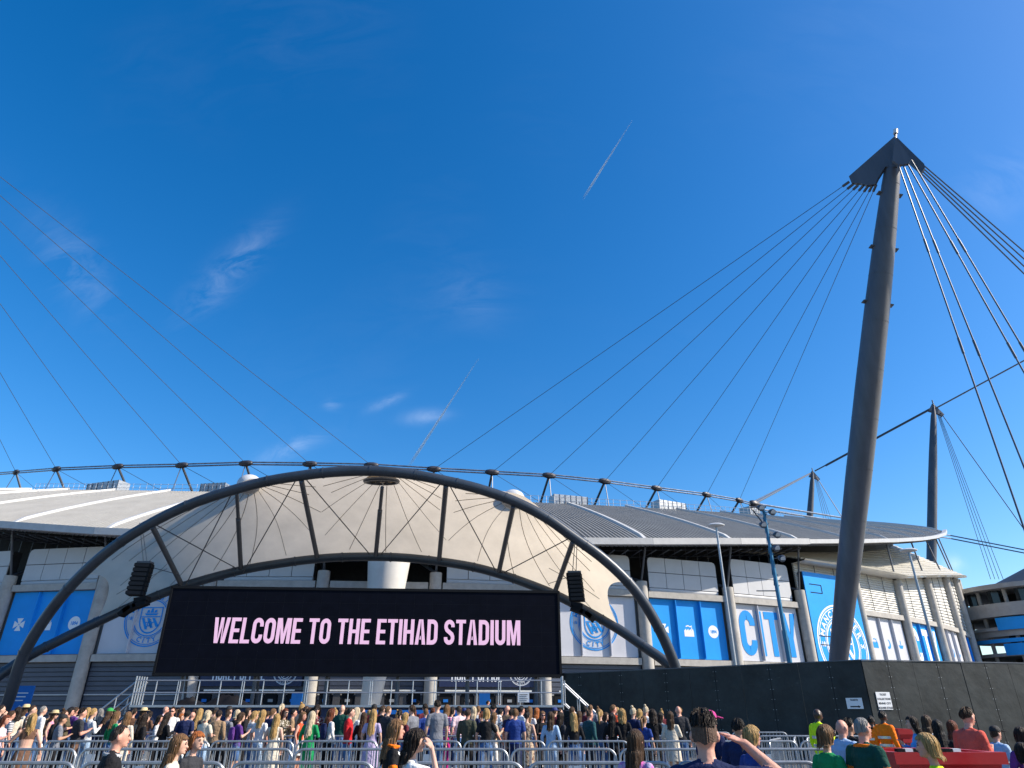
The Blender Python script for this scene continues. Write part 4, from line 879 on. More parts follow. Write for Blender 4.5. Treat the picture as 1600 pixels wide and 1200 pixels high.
def body(sex, pose, sleeve, bottom, lean=0, near=False, trim=False):
    key = (sex, pose, sleeve, bottom, lean, near, trim)
    if key in BODY: return BODY[key]
    b = MB(); fr = []
    def reg(r_, fn):
        n0 = len(b.f); fn(); fr.extend([REG[r_]] * (len(b.f) - n0))
    m = sex == 'm'
    if m: tor = [(.88, .0, .160, .11), (.96, 0, .163, .115), (1.08, 0, .152, .108), (1.25, 0, .178, .122), (1.36, -.01, .190, .115), (1.43, -.015, .165, .092), (1.475, -.015, .10, .07)]
    else: tor = [(.88, -.01, .168, .12), (.97, -.005, .158, .112), (1.08, 0, .128, .095), (1.22, .0, .146, .108), (1.34, -.01, .158, .10), (1.405, -.015, .140, .080), (1.45, -.015, .085, .06)]
    reg('bottom', lambda: b.loft([((0, tor[0][1], .80), .12, .1)] + [((0, y, z), rx, ry) for z, y, rx, ry in tor[:2]] + [((0, 0, 1.0), tor[1][2] - .012, tor[1][3] - .01)], 16))
    crop = sleeve == 'crop'
    reg('skin' if crop else 'top', lambda: b.loft([((0, 0, .93), tor[1][2] + .008, tor[1][3] + .008)] + [((0, y, z), rx, ry) for z, y, rx, ry in tor[2:4]], 16))
    reg('top', lambda: b.loft([((0, y, z), rx + .002, ry + .002) for z, y, rx, ry in tor[3:]] if crop else [((0, y, z), rx, ry) for z, y, rx, ry in tor[2:]], 16))
    if not m:
        for sx in (-1, 1): reg('top', lambda: b.ell((sx * .065, .075, 1.245), (.062, .055, .06), 10, 8))
    sh = .185 if m else .165; shz = 1.405 if m else 1.375
    if trim: reg('trim', lambda: b.tube([(.105 * math.cos(a_), -.01 + .085 * math.sin(a_), 1.46 + .012 * -math.sin(a_)) for a_ in [2 * math.pi * k / 16 for k in range(17)]], .018, 6))
    reg('skin', lambda: b.caps((0, -.012, 1.43), (0, .012, 1.56), .058 if m else .047, .053 if m else .044))
    hc = Vector((0, .025, 1.638))
    reg('skin', lambda: b.ell(hc, (.074, .094, .106), 16, 12)); reg('skin', lambda: b.ell((0, .055, 1.578), (.052, .056, .058), 12, 8))
    reg('skin', lambda: b.caps((0, .116, 1.632), (0, .131, 1.607), .011, .016, 6)); reg('skin', lambda: b.ell((0, .108, 1.66), (.05, .014, .012), 10, 6))
    reg('skin', lambda: b.ell((0, .108, 1.573), (.024, .012, .011), 8, 6)); reg('skin', lambda: b.ell((0, .098, 1.545), (.026, .02, .018), 8, 6))
    for sx in (-1, 1): reg('skin', lambda: b.ell((sx * .081, .010, 1.625), (.014, .024, .033), 8, 6))
    for sx, (el, wr, hd) in zip((-1, 1), POSES[pose]):
        s0 = Vector((sx * sh, -.012, shz)); el, wr, hd = Vector(el), Vector(wr), Vector(hd).normalized(); md = s0.lerp(el, .62)
        k = 1 if m else .85; ct = .012 if sleeve in 'sl' else 0
        bare = sleeve in ('n', 'crop')
        reg('top', lambda: b.caps((sx * .05, -.018, 1.452 if m else 1.41), s0 - Vector((sx * .01, 0, .004)), .052 * k, .060 * k, 10))
        reg('skin' if bare else 'top', lambda: b.caps(s0, md, .062 * k + ct * .6, (.052 * k + ct), 10))
        reg('top' if sleeve == 'l' else 'skin', lambda: b.caps(md, el, .049 * k + (ct if sleeve == 'l' else 0), .042 * k + (ct if sleeve == 'l' else 0), 10))
        reg('top' if sleeve == 'l' else 'skin', lambda: b.caps(el, wr, .043 * k + (ct if sleeve == 'l' else 0), .029 * k + (ct * .7 if sleeve == 'l' else 0), 10))
        if trim and sleeve == 's': reg('trim', lambda: b.caps(md, md.lerp(el, .06), .058 * k + ct, .058 * k + ct, 10))
        sd_ = hd.cross(Vector((0, 0, 1)) if abs(hd.z) < .8 else Vector((0, 1, 0))).normalized(); nn_ = sd_.cross(hd).normalized()
        def hand():
            pc_ = wr + hd * .055
            b.obox(wr + hd * .05, hd * .045, sd_ * .036, nn_ * .013)
            curl = {'beer': .9, 'down': .45, 'shade': .15, 'salute': .08}.get(pose, .4)
            for q, ln in ((-.030, .068), (-.010, .080), (.010, .076), (.029, .060)):
                p0 = wr + hd * .09 + sd_ * q; p1 = p0 + (hd - nn_ * curl * .6).normalized() * ln * .5; p2 = p1 + (hd - nn_ * curl * 2).normalized() * ln * .5
                b.caps(p0, p1, .0105, .0095, 6); b.caps(p1, p2, .0095, .008, 6)
            q0 = wr + hd * .03 - sd_ * sx * .03; q1 = q0 + (hd * .75 - sd_ * sx * .65).normalized() * .045; b.caps(q0, q1, .013, .011, 6); b.caps(q1, q1 + (hd - sd_ * sx * .15).normalized() * .03, .011, .009, 6)
        reg('skin', hand)
    st = {'down': .0, 'reach': .12, 'crane': .16, 'hip': .05}.get(pose, .03)
    for sx in (-1, 1):
        hp, kn, an_ = Vector((sx * .088, 0, .87)), Vector((sx * .098, .02 + sx * st, .48)), Vector((sx * .10, -.02 + sx * st * 1.2, .09)); k = 1 if m else .95
        long = bottom == 't'; short = bottom == 's'; ct = .014 if long else 0
        mid = hp.lerp(kn, .6)
        reg('bottom' if (long or short) else 'skin', lambda: b.caps(hp, mid, .092 * k, .076 * k + (.012 if short else ct * .5), 12))
        reg('bottom' if long else 'skin', lambda: b.caps(mid, kn, .068 * k + ct * .6, .056 * k + ct, 12))
        reg('bottom' if long else 'skin', lambda: b.caps(kn, an_, .056 * k + ct, .037 * k + ct * 1.4, 12))
        reg('shoe', lambda: b.caps(an_ + Vector((0, -.02, -.045)), an_ + Vector((sx * .02, .15, -.055)), .046, .036, 10))
    if bottom == 'k': reg('bottom', lambda: b.loft([((0, 0, 1.02), .15, .11), ((0, 0, .9), .185, .14), ((0, .0, .62), .23, .19)], 18))
    if bottom == 'd': reg('top', lambda: b.loft([((0, 0, 1.06), .135, .1), ((0, 0, .9), .19, .145), ((0, .0, .40), .25, .22)], 18))
    if bottom == 'g': reg('top', lambda: b.loft([((0, 0, 1.06), .14, .1), ((0, 0, .9), .19, .15), ((0, .0, .14), .30, .27)], 18))
    if bottom == 'c': reg('top', lambda: b.loft([((0, 0, 1.3), .16, .12), ((0, 0, .95), .19, .15), ((0, .0, .55), .22, .18)], 18))
    bv = BVHTree.FromPolygons([Vector(v) for v in b.v], b.f)
    me = rmesh(b, .0105 if near else .019, 1)
    me.materials.clear()
    for _ in range(5): me.materials.append(M['white'])
    for p in me.polygons:
        q = bv.find_nearest(p.center); p.material_index = fr[q[2]] if q[2] is not None else 0; p.use_smooth = True
    if lean:
        for v in me.vertices:
            t_ = max(0, v.co.z - .9); v.co.y += lean * t_
    me.name = 'person_body'
    BODY[key] = me; return me
HAIR = {}
HC = Vector((0, .022, 1.648))
def hair(style, seed=0, near=False):
    key = (style, seed, near)
    if key in HAIR: return HAIR[key]
    NT, NV = (150, 44) if near else (40, 22)
    back, side, fr_, puff = {'short': (-.075, -.02, .07, .012), 'crop': (-.062, .0, .08, .002), 'bob': (-.145, -.12, .05, .024), 'long': (-.36, -.30, .05, .020), 'xlong': (-.52, -.42, .055, .022), 'pony': (-.085, -.03, .065, .008), 'bun': (-.085, -.03, .065, .008), 'curly': (-.27, -.20, .04, .045), 'top': (-.04, .01, .085, .018), 'half': (-.33, -.16, .06, .014), 'spike': (.035, .045, .085, .016)}[style]
    v = []; rn = random.Random(seed)
    ph = rn.uniform(0, 9)
    for i in range(NT):
        th = 2 * math.pi * i / NT                     # 0 = front (+y)
        fa = abs(math.atan2(math.sin(th), math.cos(th)))
        if fa < R(58): zb_ = fr_
        elif fa < R(95): zb_ = fr_ + (side - fr_) * ((fa - R(58)) / R(37)) ** 1.2
        else: zb_ = side + (back - side) * ((fa - R(95)) / R(85)) ** (.32 if style == 'crop' else .7)
        zb_ += (.016 * math.sin(th * 7 + ph) + .022 * noise.noise(Vector((math.cos(th) * 6, math.sin(th) * 6, seed * 3.1)))) * (1 if zb_ < -.1 else .3)
        for j in range(NV + 1):
            t_ = j / NV; t0 = .1025 + puff * .75
            arc = t0 * 1.5708; tot = arc - zb_ if zb_ < 0 else t0 * math.acos(min(zb_ / t0, .99)); q_ = tot * t_
            if q_ < arc: rr = math.sin(q_ / t0); z = t0 * math.cos(q_ / t0)
            else: rr = 1; z = -(q_ - arc)
            ry = .0985 + puff * .7; rx = .0785 + puff * .7
            lowk = max(0, -z - .06)
            rx2, ry2 = rx * (1 + min(lowk, .3) * .30), ry * (1 - min(lowk, .12) * .6)
            wv = 1 + .06 * noise.noise(Vector((math.cos(th) * 9, math.sin(th) * 9, z * 5 + seed))) * (2.2 if style in ('curly', 'spike') else 1) + (.009 if near else .016) * math.sin(th * 23 + ph + z * 6) + (.007 * math.sin(th * 53 + ph * 2 - z * 9) if near else 0)
            if style == 'curly': wv += .10 * noise.noise(Vector((math.cos(th) * 5, math.sin(th) * 5, z * 22 + seed)))
            x = math.sin(th) * rx2 * rr * wv; y = math.cos(th) * ry2 * rr * wv - lowk * .18
            if fa > R(95) and lowk > .05: y -= .02
            zz = z + (.02 * noise.noise(Vector((math.cos(th) * 6, math.sin(th) * 6, seed))) if style in ('spike', 'top') and z > .04 else 0)
            if style == 'spike' and z > .06: zz += .035 * abs(noise.noise(Vector((x * 60, y * 60, seed)))) + .01
            v.append(HC + Vector((x, y, zz)))
    f = [(i * (NV + 1) + j, i * (NV + 1) + j + 1, ((i + 1) % NT) * (NV + 1) + j + 1, ((i + 1) % NT) * (NV + 1) + j) for i in range(NT) for j in range(NV)]
    b = MB(); b.add(v, f)
    ns = {'long': 46, 'xlong': 52, 'bob': 40, 'curly': 60, 'half': 40, 'spike': 90, 'top': 50, 'short': 24, 'bun': 14, 'pony': 18}.get(style, 0)
    for q in range(ns if near else ns // 3):
        i = rn.randrange(NT); j0 = rn.randrange(0, NV // 3); ky = rn.uniform(1.02, 1.09); sw = rn.uniform(-.3, .3); pts = []
        for j in range(j0, NV + 1, 3 if near else 2):
            p_ = v[i * (NV + 1) + j] - HC; fr2 = (j - j0) / max(1, NV - j0); k2 = 1 + (ky - 1) * fr2
            c2, s2 = math.cos(sw * fr2 * .6), math.sin(sw * fr2 * .6)
            pts.append(HC + Vector(((p_.x * c2 - p_.y * s2) * k2, (p_.x * s2 + p_.y * c2) * k2, p_.z - .012 * fr2 + (.02 * fr2 if style in ('spike', 'top') else 0))))
        if len(pts) > 2: b.tube(pts, [.0024] * (len(pts) - 1) + [.0008] if near else [.006] * (len(pts) - 1) + [.002], 3, cap=False)
    if style == 'pony': b.tube([HC + Vector(q) for q in ((0, -.10, .03), (0, -.15, .02), (0, -.165, -.08), (0, -.15, -.2), (0, -.14, -.28))], [.022, .034, .036, .028, .006], 10)
    if style == 'bun': b.ell(HC + Vector((0, -.05, .125)), (.042, .042, .036), 12, 8)
    if style == 'half': b.tube([HC + Vector(q) for q in ((0, -.09, .06), (0, -.13, .03), (0, -.135, -.1), (0, -.14, -.2))], [.02, .032, .03, .01], 10)
    me = bpy.data.meshes.new('hair'); me.from_pydata(b.v, [], b.f)
    for p in me.polygons: p.use_smooth = True
    me.materials.append(M['white']); HAIR[key] = me; return me
def cap_mesh(kind):
    if ('cap', kind) in HAIR: return HAIR[('cap', kind)]
    b = MB(); v = []
    NT, NV = 28, 8
    if kind == 'cap':
        b.loft([(HC + Vector((0, 0, z)), rx, ry) for z, rx, ry in ((.035, .088, .108), (.07, .086, .105), (.105, .070, .088), (.128, .04, .05), (.135, .008, .01))], 24)
        b.obox(HC + Vector((0, .145, .04)), (.065, 0, 0), (0, .055, -.012), (0, 0, .006))
    else:
        b.loft([(HC + Vector((0, 0, z)), rx, ry) for z, rx, ry in ((.05, .17, .185), (.058, .17, .185), (.062, .09, .11), (.12, .082, .10), (.145, .06, .07), (.148, .01, .01))], 28)
    HAIR[('cap', kind)] = b.mesh('hat', M['white'], True); return HAIR[('cap', kind)]
gl = MB()
for sx in (-1, 1): gl.ell(HC + Vector((sx * .034, .104, .0)), (.029, .008, .022), 10, 6); gl.tube([HC + Vector((sx * .062, .10, .006)), HC + Vector((sx * .084, .0, .004))], .004, 5)
gl.tube([HC + Vector((-.02, .112, .004)), HC + Vector((.02, .112, .004))], .004, 5)
GL = gl.mesh('sunglasses', mat('sunglass', (.01, .01, .012), .15), True)
ey = MB()
for sx in (-1, 1): ey.ell(HC + Vector((sx * .032, .090, -.004)), (.013, .010, .006), 8, 6)
EY = ey.mesh('eyes', mat('eye_dark', (.03, .022, .02), .3), True)
eb = MB()
for sx in (-1, 1): eb.ell(HC + Vector((sx * .032, .092, .014)), (.018, .008, .004), 8, 5)
EB = eb.mesh('eyebrows', mat('brow_dark', (.06, .04, .03), .7), True)
lp = MB(); lp.ell(HC + Vector((0, .097, -.073)), (.022, .010, .007), 10, 6); LPm = lp.mesh('lips', mat('lip', (.45, .16, .14), .5), True)
bp_ = MB(); bp_.loft([((0, -.17, z), rx, ry) for z, rx, ry in ((1.0, .10, .05), (1.05, .14, .075), (1.25, .14, .075), (1.38, .11, .05), (1.4, .05, .02))], 16); BPm = bp_.mesh('backpack', M['black'], True)
vz = MB()
for z, rx, ry in ((1.05, .187, .138), (1.20, .196, .142)):
    n = 24; vz.add([(rx * math.cos(2 * math.pi * k / n), ry * math.sin(2 * math.pi * k / n), z + d) for k in range(n) for d in (0, .05)], [(2 * k, 2 * ((k + 1) % n), 2 * ((k + 1) % n) + 1, 2 * k + 1) for k in range(n)])
VZm = vz.mesh('reflective_band', mat('reflective', (.55, .57, .58), .3, .3), True)
COLR = dict(black=(.012, .012, .014), charcoal=(.035, .036, .042), grey=(.17, .18, .21), pale_grey=(.38, .39, .40), white=(.66, .66, .66), cream=(.58, .52, .42), beige=(.45, .36, .26), brown=(.13, .07, .045), tan=(.30, .20, .12), navy=(.012, .02, .07), royal_blue=(.02, .05, .22), denim=(.07, .14, .29), pale_denim=(.27, .38, .52), pale_blue=(.35, .48, .66), sky_blue=(.10, .34, .72),
 green=(.01, .24, .08), dark_green=(.008, .06, .045), teal=(.02, .075, .085), olive=(.06, .065, .045), red=(.45, .015, .02), orange_red=(.55, .08, .03), coral=(.62, .10, .07), orange=(.85, .18, .01), yellow_hi_vis=(.62, .85, .02), orange_hi_vis=(.95, .20, .01), pink=(.62, .25, .36), pale_pink=(.62, .46, .50), magenta=(.55, .02, .24), purple=(.10, .035, .19), lilac=(.42, .35, .52), khaki=(.09, .075, .045), maroon=(.12, .02, .03))
HC_ = dict(black=(.010, .008, .008), dark=(.022, .014, .010), brown=(.055, .030, .016), light=(.16, .085, .038), blonde=(.36, .225, .085), platinum=(.50, .41, .28), ginger=(.33, .10, .025), auburn=(.13, .035, .015), grey=(.22, .21, .20), straw=(.50, .40, .22), green=(.02, .25, .05), magenta=(.45, .02, .20), navy=(.015, .03, .14), blackcap=(.01, .01, .012))
HW = dict(black='black', dark='dark brown', brown='brown', light='light brown', blonde='blonde', platinum='platinum', ginger='ginger', auburn='auburn', grey='grey', straw='straw', green='green', magenta='magenta', navy='navy', blackcap='black')
SW = dict(short='short {} hair', crop='cropped {} hair', bob='bobbed {} hair', long='long {} hair', xlong='very long {} hair', pony='{} ponytail', bun='{} hair in a bun', curly='curly {} hair', top='thick short {} hair', half='half-tied {} hair', spike='spiky {} hair', bald='a bald head', cap='a {} cap', hat='a {} sun hat')
SKIN = [mat('skin_fair', (.56, .33, .24), .55, var=.10, nscale=14, bump=.08, bscale=40), mat('skin_rosy', (.56, .28, .20), .55, var=.12, nscale=14, bump=.08, bscale=40), mat('skin_tan', (.42, .23, .15), .5, var=.06, nscale=20), mat('skin_deep', (.055, .028, .018), .45, var=.08, nscale=20)]
def pmat(k, kind):
    nm = 'cloth_%s_%s' % (k, kind)
    if nm in MATS: return MATS[nm]
    m = mat(nm, COLR[k], .85, var=.14, nscale=7, bump=.8, bscale=8, spec=.2); t = m.node_tree; N = t.nodes; b = N['Principled BSDF']; src = b.inputs['Base Color'].links[0].from_socket
    tcn = N.new('ShaderNodeTexCoord'); mixn = N.new('ShaderNodeMixRGB'); mr = N.new('ShaderNodeMapRange')
    if kind == 'stripe':
        wv = N.new('ShaderNodeTexWave'); wv.bands_direction = 'Z'; wv.inputs['Scale'].default_value = 7; wv.inputs['Distortion'].default_value = .6; mr.inputs['From Min'].default_value = .55; mr.inputs['From Max'].default_value = .6; mixn.inputs['Color2'].default_value = (.6, .6, .6, 1) if sum(COLR[k]) < 1.2 else (.03, .03, .05, 1)
    elif kind == 'floral':
        wv = N.new('ShaderNodeTexNoise'); wv.inputs['Scale'].default_value = 22; mr.inputs['From Min'].default_value = .55; mr.inputs['From Max'].default_value = .6; mixn.inputs['Color2'].default_value = (.55, .5, .42, 1) if sum(COLR[k]) < 1.0 else (.16, .07, .05, 1)
    else:
        wv = N.new('ShaderNodeTexNoise'); wv.inputs['Scale'].default_value = 6; wv.inputs['Distortion'].default_value = 2; mr.inputs['From Min'].default_value = .45; mr.inputs['From Max'].default_value = .6; mixn.inputs['Color2'].default_value = (.62, .12, .40, 1)
    t.links.new(tcn.outputs['Object'], wv.inputs['Vector']); t.links.new(wv.outputs[0], mr.inputs[0]); t.links.new(mr.outputs[0], mixn.inputs['Fac']); t.links.new(src, mixn.inputs['Color1']); t.links.new(mixn.outputs[0], b.inputs['Base Color'])
    return m
PAT = {990: 'dye', 250: 'stripe', 404: 'stripe', 496: 'floral', 771: 'floral', 19: 'stripe', 398: 'stripe', 446: 'floral', 565: 'stripe', 662: 'stripe', 698: 'stripe', 823: 'floral', 904: 'stripe', 945: 'floral', 1031: 'stripe', 52: 'floral', 827: 'floral'}
def cmat(k): return mat('cloth_' + k, COLR[k], .85, var=.16, nscale=7, bump=.9, bscale=8, spec=.2)
def hmat(k): return mat('hair_' + k, HC_[k], .48, var=.55, nscale=14, bump=.7, bscale=22, stretch=(3.2, 3.2, .25), spec=.22)
def hatmat(k): return mat('hat_' + k, HC_[k], .8, var=.1, nscale=10, bump=.3, bscale=30)
PEOPLE = []
def person(x, ytop, Y, sex, hs_, hcx, top, sleeve, bot, botc, head, pose='down', skin=None, glasses=False, near=False, lean=0, pack=None, trim=None, label=None, vest=False, scale=None, z0=0, seed=None):
    p = at(x, ytop, Y); seed = seed if seed is not None else int(x) % 5
    k = (p.z - z0) / (1.775 if hs_ not in ('bald', 'crop') else 1.75)
    k = min(max(k, .83), 1.12) if scale is None else scale
    me = body(sex, pose, sleeve, bot, lean, near, trim is not None)
    o = bpy.data.objects.new('person', me); col.objects.link(o); o.location = (p.x, Y, z0); o.scale = (k * (1.0 if not near else 1.0),) * 3; o.rotation_euler = (0, 0, R(-head))
    sk_ = SKIN[skin if skin is not None else (int(x * 7) % 10 in (0, 3, 7)) + (int(x) % 11 == 0)]
    for i, mm in enumerate((sk_, pmat(top, PAT[x]) if x in PAT else cmat(top), cmat(botc if bot != 'd' else top), mat('shoe_pale' if int(x) % 3 else 'shoe_dark', (.55, .55, .55) if int(x) % 3 else (.02, .02, .02), .6), cmat(trim) if trim else sk_)):
        o.material_slots[i].link = 'OBJECT'; o.material_slots[i].material = mm
    ly = lean * .75
    def child(nm, mesh_, m_=None):
        c = bpy.data.objects.new(nm, mesh_); col.objects.link(c); c.parent = o; c.location = (0, ly, 0)
        if m_: c.material_slots[0].link = 'OBJECT'; c.material_slots[0].material = m_
        return c
    if hs_ == 'cap' or hs_ == 'hat':
        child('hat', cap_mesh(hs_), hatmat(hcx)); child('hair', hair('short' if sex == 'm' else 'long', seed), hmat('brown'))
        for c in o.children:
            if c.name.startswith('hair'): c.scale = (.97, .97, .985); c.location = (0, ly, .02)
    elif hs_ != 'bald':
        child('hair', hair(hs_, seed, near), hmat(hcx))
        if hs_ == 'spike': child('hair_fade', hair('crop', seed, near), mat('hair_fade', (.10, .06, .042), .6, var=.3, nscale=60, bump=.3, bscale=120, spec=.2))
    if glasses: child('sunglasses', GL)
    elif near or abs(head) > 40: child('eyes', EY)
    if near or abs(head) > 60:
        child('lips', LPm)
        if not glasses: child('eyebrows', EB)
    if pack: child('backpack', BPm, cmat(pack))
    if vest: child('reflective_band', VZm)
    PEOPLE.append(dict(o=o, x=x, Y=Y, hw=SW[hs_].format(HW.get(hcx, '')), top=top.replace('_', ' '), bot=(None if bot in 'dgc' else botc), sl=sleeve, bt=bot, head=head, label=label, near=near, sex=sex))
    return o
# --- the near ones
person(188, 1133, 7.4, 'm', 'crop', 'dark', 'black', 's', 't', 'charcoal', 62, 'down', 1, near=True, trim='pale_grey', label='person with cropped dark hair in black shirt with pale collar stripe, close to the camera', seed=1)
person(280, 1146, 7.9, 'f', 'long', 'light', 'cream', 'l', 't', 'denim', 78, 'one', 0, near=True, label='person with long light brown hair in cream coat, turned to the sun')
person(306, 1153, 8.9, 'f', 'bob', 'ginger', 'charcoal', 'l', 't', 'black', 108, 'down', 0, near=True, label='person with ginger bob beside the cream-coated person')
person(617, 1121, 8.6, 'f', 'long', 'light', 'black', 's', 't', 'charcoal', 70, 'down', 1, near=True, trim='orange', label='person in black with orange scarf walking behind the one shading the eyes')
person(647, 1138, 7.6, 'f', 'curly', 'dark', 'white', 's', 't', 'denim', 80, 'shade', 0, near=True, label='person with curly dark hair in white shirt shading eyes with one hand')
person(990, 1137, 7.4, 'f', 'long', 'brown', 'lilac', 's', 't', 'denim', 40, 'down', 1, near=True, label='person with long brown hair in lilac tie-dye top, seen from behind')
person(1096, 1108, 4.45, 'm', 'spike', 'dark', 'navy', 's', 't', 'black', 14, 'salute', 1, near=True, label='person in navy shirt from behind, arm raised to shade the eyes', scale=.94)
person(1170, 1131, 8.2, 'f', 'bob', 'blonde', 'royal_blue', 'l', 't', 'black', 72, 'down', 1, near=True, label='person with blonde bob in royal blue top beyond the raised forearm')
person(1151, 1121, 9.4, 'm', 'top', 'black', 'navy', 's', 't', 'black', 40, 'down', 2, near=True, label='person with thick black hair behind the blonde one in blue')
person(1285, 1130, 8.2, 'f', 'bob', 'light', 'green', 's', 't', 'black', 66, 'beer', 0, True, near=True, label='person with light brown bob and sunglasses in green shirt holding a drink')
person(1311, 1124, 10.0, 'm', 'bald', 'dark', 'pale_blue', 's', 't', 'denim', 62, 'down', 1, near=True, label='bald person in pale blue shirt between the two in green')
person(1322, 1121, 11.2, 'm', 'top', 'black', 'black', 'l', 't', 'black', 70, 'phone', 2, near=True, label='black-haired person in black behind the bald one')
person(1342, 1121, 7.9, 'm', 'crop', 'grey', 'dark_green', 's', 't', 'charcoal', 68, 'beer', 1, True, near=True, trim='orange', label='grey-haired person in dark green shirt with orange trim holding a beer')
person(1274, 1107, 15.3, 'm', 'bald', 'dark', 'yellow_hi_vis', 'l', 't', 'black', 75, 'one', 3, vest=True, label='bald steward in yellow high-visibility jacket standing against the dark hoarding')
person(1376, 1110, 16.0, 'm', 'crop', 'black', 'orange_hi_vis', 'l', 't', 'black', 70, 'down', 3, vest=True, label='steward in orange high-visibility jacket below the white notice')
person(1359, 1118, 17.3, 'm', 'crop', 'black', 'orange_hi_vis', 'l', 't', 'black', 40, 'down', 3, vest=True, label='second orange-jacketed steward, mostly hidden behind the first')
person(1424, 1117, 13.2, 'f', 'long', 'dark', 'sky_blue', 'l', 't', 'black', -70, 'one', 0, near=True, label='dark-haired person in sky blue top facing left behind the red skip')
person(1444, 1116, 13.9, 'f', 'long', 'brown', 'white', 'l', 't', 'denim', 60, 'down', 0, label='long brown hair, white top, next to the person in sky blue')
person(1462, 1123, 12.2, 'f', 'xlong', 'black', 'black', 'l', 't', 'black', 30, 'down', 2, label='person with very long black hair in black by the red skip')
person(1484, 1124, 12.6, 'f', 'long', 'auburn', 'pale_pink', 'l', 't', 'denim', 50, 'phone', 0, label='person with auburn hair in pale pink top by the red skip')
person(1497, 1104, 10.6, 'm', 'top', 'brown', 'coral', 'l', 't', 'black', 72, 'phone', 1, near=True, lean=.15, label='tall person in coral sweatshirt leaning forward over the red skip')
person(1546, 1134, 12.0, 'm', 'cap', 'blackcap', 'pale_blue', 's', 't', 'denim', 76, 'phone', 1, near=True, lean=.1, label='person in black cap and pale blue shirt at the end of the red skip')
person(1592, 1134, 9.8, 'f', 'bob', 'dark', 'purple', 'l', 't', 'black', 30, 'down', 1, near=True, label='dark-haired person in purple cut off by the edge of the picture')
person(1600, 1178, 8.0, 'f', 'bob', 'dark', 'red', 'l', 't', 'black', 20, 'down', 1, near=True, scale=.78, label='short person in bright red at the corner of the picture')
person(1447, 1143, 6.9, 'f', 'bob', 'blonde', 'yellow_hi_vis', 'l', 't', 'black', -62, 'down', 1, near=True, vest=True, label='blonde steward in yellow high-visibility jacket facing left, near the camera')
person(1106, 1110, 10.2, 'm', 'cap', 'magenta', 'navy', 's', 't', 'black', 60, 'down', 1, near=True, label='person in magenta cap behind the one raising an arm')
person(54, 1113, 16.2, 'f', 'half', 'blonde', 'brown', 'crop', 'k', 'brown', -35, 'crane', 0, near=True, label='person with half-tied blonde hair in brown crop top and skirt, hand trailing')
